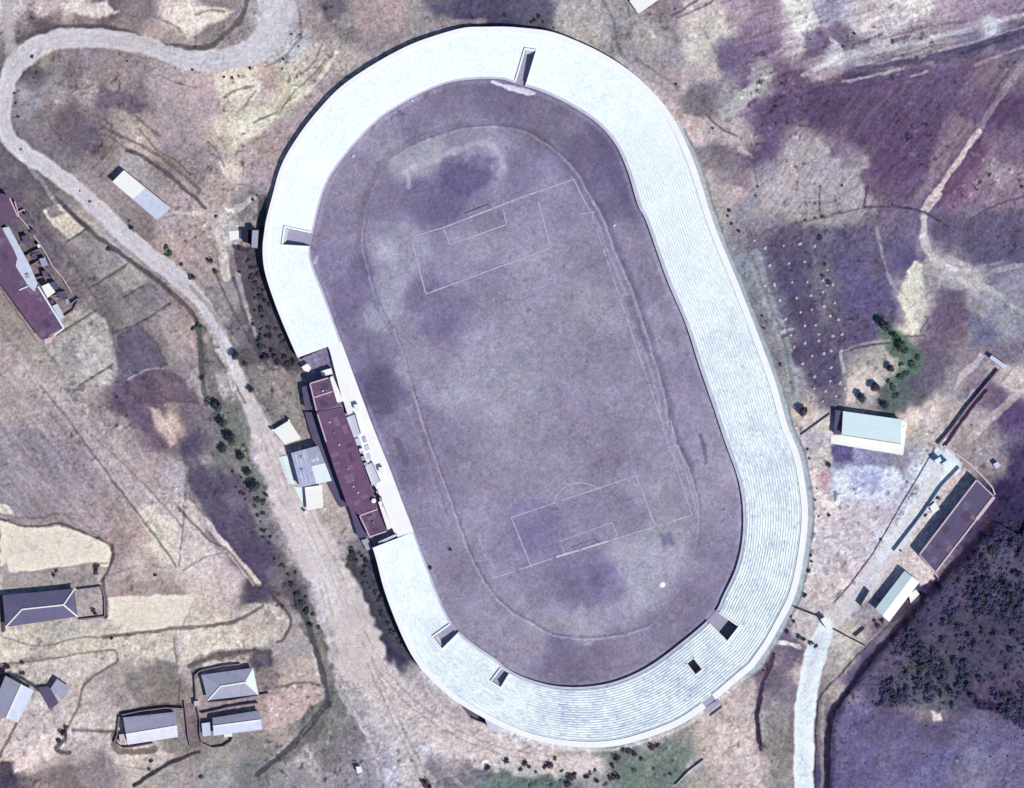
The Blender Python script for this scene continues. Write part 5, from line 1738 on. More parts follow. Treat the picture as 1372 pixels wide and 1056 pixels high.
for t_ in (.2, .42, .7):
    mb.bar((*lerp2(lerp2(hall[0], c0, t_), lerp2(c3, mid, t_), .1), 3.79), (*lerp2(lerp2(hall[0], c0, t_), lerp2(c3, mid, t_), .85), 3.79), .3, .25)
    mb.bar((*lerp2(lerp2(c3, mid, t_), lerp2(hall[3], c2, t_), .2), 3.86), (*lerp2(lerp2(c3, mid, t_), lerp2(hall[3], c2, t_), .8), 3.86), .3, .2)
mb.build_split('roof_rib', 'whitegrey', EN)
mb = MB()
mb.prism([(366, 576.5), (387.4, 563.5), (404, 588), (382, 595.8)], 1.7, 1.95)
mb.build('canopy', 'white', EN)
mb = MB()
for p in ((365.5, 576.3), (387.6, 563.2)):
    mb.prism([(p[0] - 1.6, p[1] - 1), (p[0] + 1, p[1] - 1.2), (p[0] + 1.4, p[1] + 1.4), (p[0] - 1, p[1] + 1.4)], -.4, 2.0)
for p in ((401, 588), (383, 593.5)):
    mb.prism([(p[0] - .8, p[1] - .8), (p[0] + .8, p[1] - .8), (p[0] + .8, p[1] + .8), (p[0] - .8, p[1] + .8)], -.4, 1.7)
mb.build_split('post', 'white', EN)
mb = MB()
mb.prism([(408.5, 653), (431.5, 650), (433.8, 680), (411.5, 684)], 1.7, 1.95)
mb.build('canopy', 'white', EN)
mb = MB()
for p in ((409.5, 686), (435.5, 681.5)):
    mb.prism([(p[0] - 1.4, p[1] - 1.4), (p[0] + 1.2, p[1] - 1.4), (p[0] + 1.2, p[1] + 1.2), (p[0] - 1.4, p[1] + 1.2)], -.4, 2.0)
mb.build_split('post', 'white', EN)
mb = MB()
for q in range(3):
    o_ = q * 2.2
    mb.prism([(373 + o_, 612.5 - o_ * .2), (384.5, 610), (396, 648), (386.5 + o_ * .7, 648.5)], -.3, .12 + q * .12)
mb.prism([(393.5, 652), (406.5, 653), (405.5, 677), (402.5, 671)], -.3, .2)
mb.build_split('step', 'cyan', EN)

# houses in the south-west
hip('house', 'large house with navy hipped roof and white ridge lines at the left edge', 'house', (4, 797.5), (100.5, 788.5), (104.7, 826), (8, 840), (30.5, 816), (86, 810), 2.7, 4.3, 'slate', nwin=6, capped=(0, 1, 2, 3), capw=.48)
hip('house', 'grey hipped roof house with white ridges above two gabled houses', 'house', (270, 904), (339.4, 894.5), (346.5, 930), (279, 938), (296, 919), (329, 913.7), 2.7, 4.1, 'lilac', roofE='cyan', nwin=5, capped=(0, 1, 2), capw=.5)
t = gable('house', 'gabled grey house with white ridge, west of the narrow lane between compounds', 'house', (165.5, 961), (236, 953.5), (239, 987), (172, 997.5), 2.5, 3.8, 'lilac', f0=.62, f1=.56, nwin=5, roofS='sunlit_slope', capw=.5)
t = gable('house', 'gabled grey house with white ridge, directly below the hipped roof house', 'house', (285, 961.5), (348, 951.5), (352, 977), (287, 985.5), 2.5, 3.7, 'lilac', f0=.47, f1=.50, nwin=5, roofS='whitegrey', capw=.5)
g = thing('shed', 'small pale flat shed at the west end of the house below the hipped roof', 'shed', 277, 977)
flat(g, 'roof', [(270.5, 969), (281.5, 967.5), (283, 985), (272, 986.5)], -.5, 2.1, 'brown', 'whitegrey')
facade(g, (282, 984), (273, 985.3), 2.1, 1)
g = thing('shed', 'tiny white roofed lean-to in front of the gabled house below the hipped roof', 'shed', 305, 985)
flat(g, 'roof', [(300, 983.5), (310.5, 982), (312, 986.5), (301.5, 988)], -.5, 1.8, 'brown', 'white', over=.6)
facade(g, (311, 986.3), (302, 987.4), 1.8, 1)
gable('house', 'blue-grey gabled house cut by the left edge with its long ridge running downhill', 'house', (46, 925), (25, 968), (-12, 953), (8, 905), 2.6, 3.8, 'whitegrey', roofS='lilac', f0=.42, f1=.42, nwin=2, capw=.5)
mb = MB()
g = thing('shed', 'small pale square shed with a low dark lean-to, right of the left-edge house', 'shed', 82, 922)
flat(g, 'roof', [(77, 909), (94.5, 921.5), (84.5, 938), (68, 923)], -.5, 2.2, 'brown', 'lilac')
flat(g, 'lean_to_roof', [(51, 921), (66.5, 919.5), (79, 941.5), (68, 950)], -.5, 1.3, 'brown', 'purple_dk', wallname='lean_to_wall')
yard_wall('low mud wall round the yard right of the navy roofed house', [(104, 790), (136, 786), (140, 800), (140.5, 826), (106, 830)], 1.1)
yard_wall('dark yard wall north of the grey house west of the lane', [(163, 958), (190, 952.5), (222, 948.5), (246, 949.5)], 1.5)
yard_wall('crumbling yard wall at the west end of the grey house west of the lane', [(160, 960), (157, 985), (153, 995), (165, 1002), (178, 1001), (205, 996)], 1.2)
yard_wall('mud wall along the west side of the narrow lane between compounds', [(247, 940), (250, 965), (252, 985), (255, 1000)], 1.1)
yard_wall('mud wall along the east side of the narrow lane between compounds', [(262, 938), (268, 965), (268, 985), (271, 996), (285, 1002), (300, 1000), (310, 993), (312, 988)], 1.2)
yard_wall('yard wall between the hipped roof house and the gabled house below it', [(270, 956), (285, 953), (305, 948), (330, 944), (346, 942)], 1.4)
yard_wall('yard wall in front of the hipped roof house, running into the field', [(280, 941), (310, 938.5), (340, 933), (360, 929)], 1.1)
yard_wall('yard wall along the west and north of the hipped roof house', [(263, 940), (261, 905), (268, 899), (300, 892), (322, 890)], 1.3)
t = thing('outhouse', 'tiny pinkish outhouse at the lane corner below the hipped roof house', 'outhouse', 264, 943)
flat(t, 'roof', [(260, 939.5), (267, 938.5), (268, 946), (261, 947)], -.3, 1.7, 'brown', 'pink', over=.6)
facade(t, (267.3, 945.4), (261.5, 946.3), 1.7, 1)
t = thing('outhouse', 'tiny pale outhouse at the west end of the grey house west of the lane', 'outhouse', 164, 990)
flat(t, 'roof', [(160, 984), (168, 983), (169.5, 993), (161, 995)], -.3, 1.7, 'brown', 'pink', over=.6)
facade(t, (168.5, 992.4), (162, 994), 1.7, 1)

# long building and yards at the west edge
LB = thing('long_building', 'long maroon roofed building with a pale roof strip at the left edge', 'building', 45, 395)
sroof = [(28.5, 386), (53, 378), (86, 439), (56.5, 456), (15.6, 400)]
nroof = [(-40, 320), (-6, 292), (22, 341), (37, 384), (28.5, 386), (15.6, 400), (-2, 376)]
mb = MB()
mb.prism([(-38, 320), (-4, 295), (4, 308), (52, 380), (85, 439), (57, 454), (16, 399)], -.6, 3.4)
mb.build('wall', 'brown', LB)
mb = MB()
mb.prism(sroof, 3.4, 3.62)
mb.build('roof', 'maroon', LB)
mb = MB()
mb.prism(nroof, 3.4, 3.55)
mb.build('roof', 'maroon2', LB)
mb = MB()
mb.prism([(4, 306), (13, 304), (27.5, 331), (40, 354), (51.5, 380), (47, 391), (38.5, 383), (22, 357), (24, 346), (19, 334)], 3.3, 3.8)
mb.build('roof_strip', 'whitegrey', LB)
mb = MB()
mb.bar((52, 384, 3.4), (86.5, 440, 3.4), .5, .55)
mb.bar((86.5, 440, 3.4), (73, 450, 3.4), .4, .45)
mb.bar((27, 389, 3.4), (38.5, 384, 3.4), .35, .4)
mb.build_split('parapet', 'cyan', LB)
mb = MB()
mb.prism([(59, 455), (72, 450), (68, 459), (60, 462)], -.3, .5)
mb.build('step', 'pink', LB)
mb = MB()
mb.prism([(35, 368), (39, 367), (41.5, 372), (37, 374)], 3.8, 4.3)
mb.build('roof_hatch', 'lilac', LB)
t = thing('shed', 'bright white square shed joined to the back of the long maroon building', 'shed', 64, 390)
flat(t, 'roof', [(54, 385), (66, 379.5), (75, 391.5), (62.5, 401)], -.4, 3.2, 'white', 'white', over=.8)
facade(t, (74, 391.6), (63, 399.8), 3.2, 1)
t = thing('shed', 'narrow speckled pale shed in the yard along the southern end of the long building', 'shed', 79, 417)
flat(t, 'roof', [(70.5, 410), (77.5, 407), (87, 425), (81, 430)], -.4, 2.0, 'brown', 'whitegrey', over=.8)
facade(t, (86.2, 425), (81.4, 429), 2.0, 1)
t = thing('building', 'dark maroon roofed building at the left edge north of the long building', 'building', -2, 283)
flat(t, 'roof', [(-34, 280), (-6, 258), (12, 262), (24, 291), (4, 302), (-14, 312)], -.6, 3.2, 'brown', 'maroon2')
mb = MB()
mb.bar((14, 266, 3.3), (25, 291, 3.3), .4, .3)
mb.build('parapet', 'pink', t)
for lab, pts in (('pinkish yard wall behind the long building, beside the grass plots', [(20, 270), (26, 290), (36, 302), (50, 322), (62, 340), (70, 356), (84, 372), (96, 392)]),
                 ('cross wall in the yards just north of the white square shed', [(46, 374), (54, 371), (69, 372)]),
                 ('second cross wall of the yards, next to the pale roof strip', [(33, 345), (42, 339), (53, 334), (60, 340)]),
                 ('third cross wall of the yards, with a bent end', [(40, 357), (52, 350), (58, 346)]),
                 ('short yard wall below the white square shed', [(67, 398), (78, 395), (88, 391)]),
                 ('yard wall at the corner of the plots below the sheds', [(95, 407), (106, 400)])):
    yard_wall(lab, pts, 1.5, .3, 'brown' if 'pink' not in lab else 'pink')
for (x, y, lab) in ((34, 322, 'dark roofed hut in the northern yard behind the long building'), (36, 289, 'tiny dark hut by the pink wall at the north of the yards'), (72, 384, 'small dark roofed hut right beside the white square shed'), (82, 397, 'low maroon hut below the white square shed'), (58, 352, 'lilac roofed hut in the middle yard behind the long building')):
    t = thing('hut', lab, 'hut', x, y, 0)
    q = [(x - 5, y - 5), (x + 3, y - 7), (x + 7, y + 3), (x - 1, y + 6)]
    if 'tiny' in lab:
        q = [(x + (a - x) * .55, y + (b - y) * .55) for a, b in q]
    flat(t, 'roof', q, -.3, 1.9, 'brown', 'lilac' if 'lilac' in lab else 'purple_dk', over=.8)
    facade(t, lerp2(q[2], q[1], .1), lerp2(q[2], q[1], .9), 1.9, 1)

# white shed on the north-west slope
t = thing('long_shed', 'long white roofed shed on the slope between the two bends of the dirt road', 'shed', 188, 262)
ls = [(151, 244), (166.5, 228.5), (229, 279), (211, 295)]
mb = MB()
mb.prism(inset(ls, 1.6), -.6, 2.6)
mb.build('wall', 'whitegrey', t)
mA, mB_ = lerp2(ls[0], ls[3], .46), lerp2(ls[1], ls[2], .46)
mb = MB()
mb.prism([ls[0], ls[1], mB_, mA], 2.6, 2.85)
mb.build('roof', 'white', t)
mb = MB()
mb.prism([mA, mB_, ls[2], ls[3]], 2.6, 2.8)
mb.build('roof', 'whitegrey', t)
facade(t, lerp2(inset(ls, 1.6)[3], inset(ls, 1.6)[0], .05), lerp2(inset(ls, 1.6)[3], inset(ls, 1.6)[0], .95), 2.6, 6)

# gate house west of the stand
t = thing('gatehouse', 'narrow grey gatehouse against the west wall of the stand with a white slab beside it', 'gatehouse', 342, 320)
flat(t, 'roof', [(338.5, 309), (347, 309), (345.5, 333), (337.5, 332)], -.4, 3.9, 'brown', 'lilac', over=.8)
flat(t, 'porch_roof', [(324.5, 309), (337.2, 308), (336.8, 327), (325, 324)], -.4, 1.8, 'brown', 'dark', wallname='porch_wall')  # low dark-topped box stands in for the gatehouse's cast shadow
mb = MB()
mb.prism([(306, 310), (324, 308.5), (323, 319.5), (308, 322.5)], -.3, .15)
mb.build('slab', 'white', t)
# house at the top edge
t = thing('hut', 'white roofed hut cut off by the top edge of the view', 'hut', 862, 0)
flat(t, 'roof', [(855.5, 19), (884, -1), (872, -18), (843, 2)], -.4, 2.5, 'brown', 'white')
facade(t, (854.5, 17), (844.5, 3), 2.5, 1)
# little white kiosk at the bottom
t = thing('kiosk', 'tiny white square kiosk alone on the grass near the bottom road', 'kiosk', 481, 1031)
flat(t, 'roof', [(477, 1027), (484, 1026.5), (486, 1034), (479, 1036)], -.3, 1.9, 'whitegrey', 'white', over=.6)
facade(t, (485, 1033.5), (479.6, 1035), 1.9, 1)

# blue roofed hall east of the stand
t = thing('blue_hall', 'pale blue sheet roofed hall with a white paved strip, east of the stand', 'hall', 1168, 573)
bh = [(1129, 551), (1207, 562), (1206, 594), (1127, 582)]
mb = MB()
q_ = inset(bh, 1.2)
mb.prism(q_, -.4, [2.9, 2.9, 4.4, 4.4])
mb.build('wall', 'white', t)
mb = MB()
mb.slab([(*bh[0], 3.0), (*bh[1], 3.0), (*bh[2], 4.6), (*bh[3], 4.6)], .15)
mb.build('roof', 'sheet', t)
mb = MB()
mb.prism([(1113, 582.5), (1127, 583), (1206.5, 595.2), (1208, 563), (1215, 566), (1212, 595), (1210, 610), (1160, 602), (1113, 594)], -.3, .22)
mb.build('apron', 'white', t)
flat(t, 'lean_to_roof', [(1119, 549.5), (1128.4, 550.6), (1126.8, 582), (1116.5, 582)], -.4, 2.0, 'brown', 'purple_dk', wallname='lean_to_wall')  # dark-roofed box stands in for the hall's shadow on the west ground
facade(t, q_[2], q_[3], 3.6, 7)
# long maroon building on the east side and its neighbours
t = thing('barrack', 'long dark purple roofed building with white parapets beside the wooded hill', 'building', 1281, 703)
ba = [(1307.5, 643), (1331, 665.5), (1252.5, 766.5), (1231, 743)]
mb = MB()
mb.prism(inset(ba, 1.0), -.5, 3.9)
mb.build('wall', 'pink', t)
mb = MB()
mb.prism(ba, 3.9, 4.1)
mb.build('roof', 'purple_dk', t)
mb = MB()
for a, b, w_ in ((ba[0], ba[3], .45), (ba[0], ba[1], .35), (ba[3], ba[2], .3), (ba[1], lerp2(ba[1], ba[2], .3), 1.0), (lerp2(ba[1], ba[2], .3), ba[2], .5)):
    mb.bar((*a, 4.0), (*b, 4.0), w_, .42)
mb.build_split('parapet', 'pink', t)
facade(t, inset(ba, 1.0)[3], inset(ba, 1.0)[0], 3.9, 12)
t = gable('white_hall', 'white and pale blue gabled hall beside the wooded hill, south of the maroon building', 'hall', (1172, 815.5), (1211.4, 764.5), (1231, 780), (1190.5, 833), 3.4, 4.5, 'sheet', wall='white', f0=.52, f1=.50, cap=None, roofS='white', nwin=5)  # white south-east slope has the sunlight put into its colour
flat(t, 'annex_roof', [(1217, 797), (1226.5, 789.5), (1231.5, 796), (1219.5, 808)], -.4, 2.4, 'white', 'white', over=.8, wallname='annex_wall')
t = thing('hut', 'small white hut standing in the long yard before the purple building', 'hut', 1250, 680.5)
flat(t, 'roof', [(1245, 679), (1252.5, 672.5), (1258.5, 682), (1250, 688.5)], -.3, 2.0, 'white', 'white', over=.7)
facade(t, (1257.6, 682.2), (1250.2, 687.6), 2.0, 1)
for x, y, lab in ((1255.5, 618, 'western of two little white huts at the top of the paved yard'), (1266, 622, 'eastern of two little white huts at the top of the paved yard')):
    t = thing('hut', lab, 'hut', x, y, 0, 'little white huts of the paved yard')
    flat(t, 'roof', [(x - 4.5, y - 1), (x + 3.5, y - 6), (x + 5.5, y - 1), (x - 1, y + 5)], -.3, 2.8, 'whitegrey', 'cyan', over=.7)
    facade(t, (x + 4.7, y - .8), (x - .8, y + 4.2), 2.8, 1)
mb = MB()
t = thing('gate_hut', 'white gate hut where the pale road meets the fence', 'hut', 1106, 834)
flat(t, 'roof', [(1099, 830), (1105, 826), (1115, 841), (1109, 845)], -.3, 2.7, 'white', 'white', over=.7)
facade(t, (1113.6, 841), (1109, 843.6), 2.7, 1)
t = thing('hut', 'small grey roofed hut among the trees at the top of the eastern wall', 'hut', 1335, 622)
flat(t, 'roof', [(1330, 622), (1336, 618.5), (1341, 624), (1335, 628.5)], -.3, 1.8, 'brown', 'whitegrey', over=.6)
facade(t, (1340.2, 624), (1335.2, 627.7), 1.8, 1)
t = thing('stone_shelter', 'small white roofed shelter at the upper end of the long dark wall', 'shelter', 1332, 487)
flat(t, 'roof', [(1325, 480), (1328, 476), (1350, 491), (1346, 495.5)], -.3, 2.2, 'brown', 'whitegrey', over=.6)
yard_wall('long dark stone wall dropping from the small white shelter to the paved yard', [(1338, 496), (1318, 520), (1297, 545), (1275, 575), (1257, 596)], 1.5, .5, 'brown', name='stone_wall')
yard_wall('low wall between the paved yard and the purple building', [(1286, 627), (1262, 652), (1236, 690), (1198, 739)], 1.4, .35, 'whitegrey', name='low_wall')
yard_wall('pale boundary wall round the upper corner of the purple building', [(1265, 597), (1280, 607), (1300, 622), (1318, 640), (1330, 654), (1333, 663)], 1.0, .45, 'pink', name='low_wall')
yard_wall('low wall at the lower corner of the purple building', [(1231, 744), (1248, 762), (1257, 774)], .8, .35, 'pink', name='low_wall')
yard_wall('thin boundary wall from the gate hut up to the paved yard', [(1118, 808), (1140, 783), (1170, 742), (1190, 708), (1208, 676), (1230, 640), (1253, 600)], .35, .2, 'brown', name='low_wall')
yard_wall('fence from the stand to the white gate hut', [(1064, 814), (1080, 820), (1096, 826)], 1.4, .18, 'metal', name='fence')
yard_wall('fence from the white gate hut to the hill', [(1116, 843), (1135, 853), (1160, 866)], 1.4, .18, 'metal', name='fence')
yard_wall('short dark wall before the white gabled hall', [(1152, 811), (1164, 791)], 2.2, .5, 'metal', name='low_wall')
yard_wall('short dark wall between the gate fence and the white gabled hall', [(1146, 853), (1159, 842)], 1.4, .3, 'brown', name='low_wall')
yard_wall('thin wall running from the blue hall toward the stand', [(1073, 583), (1090, 571), (1112, 555)], .8, .2, 'brown', name='low_wall')
yard_wall('small fence on the slope above the bottom green patch', [(905, 1052), (922, 1034), (943, 1018)], 1.0, .15, 'whitegrey', name='fence')

# ------------------------------------------------------------------ repairs, vents and clutter on and around the roofs
def find(label_part):
    for o in bpy.data.objects:
        if o.parent is None and label_part in str(o.get('label', '')):
            return o


def roof_patches(t, poly, z, n, mats, smin=2.5, smax=6.0, ang=0.0, name='roof_patch'):
    """Replaced sheets and tar repairs lying a few millimetres proud of the roof."""
    P = np.array(poly, float)
    lo_, hi_b = P.min(0), P.max(0)
    c_, s_ = math.cos(math.radians(ang)), math.sin(math.radians(ang))
    made, guard = 0, 0
    while made < n and guard < 400:
        guard += 1
        x, y = random.uniform(lo_[0], hi_b[0]), random.uniform(lo_[1], hi_b[1])
        w_, l_ = random.uniform(smin, smax) * .5, random.uniform(smin, smax) * .5
        q = [(x + a * c_ - b * s_, y + a * s_ + b * c_) for a, b in ((-w_, -l_), (w_, -l_), (w_, l_), (-w_, l_))]
        if not inside(np.array([p[0] for p in q]), np.array([p[1] for p in q]), P).all():
            continue
        mb = MB()
        mb.prism(q, z - .02, z + .012 + made * .0035)
        mb.build(name, random.choice(mats), t)
        made += 1


roof_patches(PV, m_roof, HB + .27, 16, ['patch_a', 'patch_b', 'patch_a', 'maroon2'], 4, 13, -20)
roof_patches(PV, n_roof, HB + .12, 5, ['patch_a', 'patch_b'], 4, 10, -17)
roof_patches(PV, s_roof, HB + .17, 5, ['patch_a', 'patch_b'], 4, 10, -20)
roof_patches(LB, sroof, 3.62, 8, ['patch_a', 'patch_b', 'maroon2'], 4, 12, 58)
roof_patches(LB, nroof, 3.55, 9, ['patch_a', 'patch_b', 'slate'], 4, 12, 58)
roof_patches(find('long dark purple roofed'), ba, 4.1, 10, ['patch_b', 'slate', 'patch_a'], 4, 12, -50)
roof_patches(EN, [hall[0], c0, mid, c3], 3.78, 4, ['lilac', 'patch_c', 'slate'], 2.5, 7, -15)
roof_patches(EN, [c3, mid, c2, hall[3]], 3.85, 4, ['lilac', 'patch_c', 'slate'], 2.5, 7, -15)
roof_patches(EN, [c0, hall[1], c1, mid], 3.88, 3, ['whitegrey', 'patch_c'], 2.5, 7, -15)
for (x, y) in ((433, 524), (442, 566), (455, 596), (466, 628), (480, 660), (500, 700), (474, 652), (448, 580)):
    mb = MB()
    mb.prism([(x - 1.2, y - 1), (x + 1, y - 1.5), (x + 1.4, y + .8), (x - .8, y + 1.2)], HB + .1, HB + .75)
    mb.build('vent', random.choice(['pink', 'brown', 'whitegrey']), PV)
for k_ in range(14):
    t_ = k_ / 13
    x, y = 463.5 + 50 * t_ + random.uniform(-1, 1), 556 + 122 * t_
    if random.random() < .75:
        w_ = random.uniform(1.2, 3.2)
        mb = MB()
        mb.prism([(x - w_, y - 1.5), (x + w_, y - 2.4), (x + w_ + .8, y + 1.2), (x - w_ + .8, y + 2)], 0, random.choice([1.9, 2.3, 2.9, 3.3]))
        mb.build('seat_box', random.choice(['whitegrey', 'lilac', 'white', 'panel']), PV)
for (x, y, lab, mt, sz) in ((14, 352, 'small pale hut by the western eaves of the long maroon building', 'whitegrey', .5), (46, 344, 'dark hut squeezed between two cross walls of the yards', 'purple_dk', .7), (60, 368, 'maroon roofed hut north of the third cross wall bend', 'maroon2', .8), (90, 404, 'lilac hut at the south-eastern corner of the yards', 'lilac', .55), (44, 312, 'small maroon hut against the pinkish yard wall', 'maroon2', .6), (70, 405, 'little dark lean-to hut beside the speckled shed', 'purple_dk', .5), (52, 330, 'little white hut near the northern cross wall', 'white', .4)):
    t = thing('hut', lab, 'hut', x, y, 0)
    q = [(x + a * sz, y + b * sz) for a, b in ((-5, -5), (3, -7), (7, 3), (-1, 6))]
    flat(t, 'roof', q, -.3, 1.9, 'brown', mt, over=.6)
    facade(t, lerp2(q[2], q[1], .1), lerp2(q[2], q[1], .9), 1.9, 1)
yard_wall('broken mud wall west of the long maroon building, along the lane', [(0, 384), (10, 400), (24, 420), (38, 440), (50, 458)], .9, .25, 'brown')
yard_wall('short pink wall at the north-eastern end of the yards', [(24, 285), (32, 281), (38, 290)], 1.2, .3, 'pink')
yard_wall('low wall of the yard around the speckled shed', [(86, 424), (98, 416), (106, 401)], .9, .25, 'brown')
# ------------------------------------------------------------------ trees and scrub
def leaf_blob(mb, c, r, h, n, size, squash=1.0):
    """Many small leaf clumps spread through a lumpy crown."""
    lobes = [(Vector((random.uniform(-.45, .45) * r, random.uniform(-.45, .45) * r, random.uniform(.25, .75) * h)), random.uniform(.45, .75) * r) for _ in range(5)]
    for _ in range(n):
        lc, lr = random.choice(lobes)
        d = Vector((random.gauss(0, 1), random.gauss(0, 1), random.gauss(0, .8))).normalized()
        p = c + lc + d * lr * random.uniform(.45, 1.05)
        nrm = (d + Vector((random.uniform(-.6, .6), random.uniform(-.6, .6), random.uniform(0, .9)))).normalized()
        u = nrm.orthogonal().normalized()
        u = (Matrix.Rotation(random.uniform(0, 6.28), 3, nrm) @ u)
        v = nrm.cross(u)
        s = size * random.uniform(.6, 1.3)
        b = len(mb.v)
        mb.v += [p - u * s - v * s * .4, p + u * s * .2 - v * s * .6, p + u * s + v * s * .3, p - u * s * .1 + v * s * .7]
        mb.f.append((b, b + 1, b + 2, b + 3))


def tree_proto(name, r, h, leaf, n, size):
    root = bpy.data.objects.new(name, None)
    mb = MB()
    mb.tube((0, 0, -.4), (0, 0, h * .45), r * .09, 7)
    for q in range(4):
        a = q * 1.57 + random.uniform(-.4, .4)
        mb.tube((0, 0, h * .3), (math.cos(a) * r * .55, math.sin(a) * r * .55, h * .6), r * .045, 5)
    tr = bpy.data.meshes.new('trunk')
    tr.from_pydata([tuple(v) for v in mb.v], [], mb.f)
    tr.materials.append(M['bark'])
    mb = MB()
    leaf_blob(mb, Vector((0, 0, h * .3)), r, h * .75, n, size)
    cr = bpy.data.meshes.new('crown')
    cr.from_pydata([tuple(v) for v in mb.v], [], mb.f)
    cr.materials.append(M[leaf])
    return tr, cr


TREES = {k: [tree_proto('tree', 1.0, 1.7, k, 340, .17) for _ in range(3)] for k in ('leaf_dk', 'leaf_gr', 'leaf_pu')}


def tree(x, y, rpx, kind, label, group=None, name='tree'):
    tr, cr = random.choice(TREES[kind])
    s = rpx * S
    o = thing(name, label, 'tree', x, y, gz(x, y), group)
    o.rotation_euler = (0, 0, random.uniform(0, 6.28))
    o.scale = (s, s * random.uniform(.85, 1.15), s * random.uniform(.85, 1.2))
    for nm, me in (('trunk', tr), ('crown', cr)):
        c = bpy.data.objects.new(nm, me)
        COL.objects.link(c)
        c.parent = o
    return o


def shrub_mesh(leaf, n=70, size=.3):
    mb = MB()
    mb.tube((0, 0, -.3), (0, 0, .4), .06, 5)
    leaf_blob(mb, Vector((0, 0, -.05)), 1.0, 1.0, n, size)
    me = bpy.data.meshes.new('shrub')
    me.from_pydata([tuple(v) for v in mb.v], [], mb.f)
    me.materials.append(M[leaf])
    return me


SHR = {k: [shrub_mesh(k) for _ in range(4)] for k in ('leaf_dk', 'leaf_gr', 'leaf_pu', 'leaf_hill')}


def shrub(x, y, rpx, kind, label, group, flat_=1.0):
    o = bpy.data.objects.new('shrub', random.choice(SHR[kind]))
    COL.objects.link(o)
    s = rpx * S
    o.location = W(x, y, gz(x, y))
    o.rotation_euler = (0, 0, random.uniform(0, 6.28))
    if y < 300 and group:
        s *= .72
    o.scale = (s, s * random.uniform(.8, 1.2), s * random.uniform(.7, 1.1) * flat_)
    return tag(o, label, 'shrub', group)


# row of dark trees on the verge west of the road
G = 'dark trees in a row on the green verge'
for (x, y, r) in ((290, 545, 9), (299, 567, 7.5), (308, 588, 8.5), (324, 613, 6.5), (333, 633, 6), (340, 652, 8.5)):
    tree(x, y, r, 'leaf_dk', 'dark round tree in the row along the green verge west of the road', G)
tree(301, 603, 7, 'leaf_gr', 'greener loose tree at the left of the dark tree row', None)
tree(357, 664, 3.2, 'leaf_dk', 'lone small dark bush standing out on the pale road', None, 'bush')
for (x, y, r) in ((352, 672, 5), (346, 670, 4.5), (352, 688, 4), (391, 782, 4.5), (398, 795, 5), (405, 808, 6), (412, 818, 4.5), (419, 822, 4), (415, 838, 5), (427, 840, 3.5), (410, 800, 3), (386, 770, 3.5), (379, 757, 3)):
    shrub(x, y, r, 'leaf_gr' if random.random() < .4 else 'leaf_dk', 'dark green shrub on the bank beside the wide dirt road', 'shrubs on the bank of the dirt road')
for _ in range(34):
    t_ = random.random()
    x, y = 318 + 95 * t_ + random.gauss(0, 5), 625 + 200 * t_ + random.gauss(0, 5)
    shrub(x - 4, y, random.uniform(1.6, 3.2), random.choice(['leaf_pu', 'leaf_dk']), 'low twiggy shrub on the dark slope below the tree row', 'low shrubs on the dark slope')
# scrub between the road and the stand
G = 'scrub between the dirt road and the stand'
for (x, y, r) in ((350, 465, 6), (357, 478, 6.5), (347, 455, 5), (365, 470, 5), (349, 413, 4), (337, 370, 5), (336, 372, 4), (333, 349, 3.5), (341, 399, 3), (360, 440, 4.5), (362, 452, 4), (338, 360, 3), (352, 425, 3.5), (387, 488, 6), (393, 486, 5), (382, 478, 5), (372, 486, 5)):
    shrub(x, y, r, random.choice(['leaf_dk', 'leaf_dk', 'leaf_pu']), 'dark shrub in the scrub strip west of the stand', G)
strip = pts2("314 330;344 334;354 372;370 420;390 470;398 488;384 492;360 478;341 448;328 402")
n_ = 0
while n_ < 30:
    x, y = random.uniform(312, 400), random.uniform(330, 492)
    if inside(np.array([x]), np.array([y]), strip)[0]:
        n_ += 1
        shrub(x, y, random.uniform(2.2, 4.6), random.choice(['leaf_dk', 'leaf_pu', 'leaf_pu', 'leaf_gr']), 'dark shrub in the scrub strip west of the stand', G)
tree(316, 476, 6.5, 'leaf_dk', 'dark round tree on the road verge west of the scrub strip')
tree(336, 522, 5, 'leaf_dk', 'small dark tree between the road and the pavilion')
shrub(329, 488, 4, 'leaf_gr', 'bright green shrub below the dark round road tree', None)
for (x, y, r) in ((227, 340, 6), (222, 332, 4.5), (176, 305, 4.5), (173, 296, 3), (243, 355, 3.5), (257, 372, 5), (147, 334, 4), (281, 349, 5), (288, 364, 4.5), (289, 290, 4), (339, 268, 4), (345, 262, 3), (267, 437, 5), (260, 440, 4), (270, 505, 5), (120, 270, 3)):
    shrub(x, y, r, random.choice(['leaf_dk', 'leaf_pu', 'leaf_gr']), 'dark roadside shrub along the dirt road west of the stand', 'shrubs along the western dirt road')
for (x, y, r) in ((19, 125, 3), (21, 138, 3), (24, 156, 3), (28, 200, 2.5), (43, 76, 4), (50, 98, 4), (170, 82, 2.5), (160, 72, 2.5), (258, 93, 3), (335, 92, 4), (300, 103, 3.5), (312, 105, 4), (320, 102, 3), (390, 46, 3), (380, 80, 3), (402, 47, 3), (437, 12, 4), (378, 92, 2.6), (250, 268, 2), (122, 270, 2), (107, 256, 2.4), (400, 62, 2.6)):
    shrub(x, y, r, random.choice(['leaf_dk', 'leaf_pu']), 'small dark bush on the bank by the northern bend of the road', 'bushes by the northern road bend')
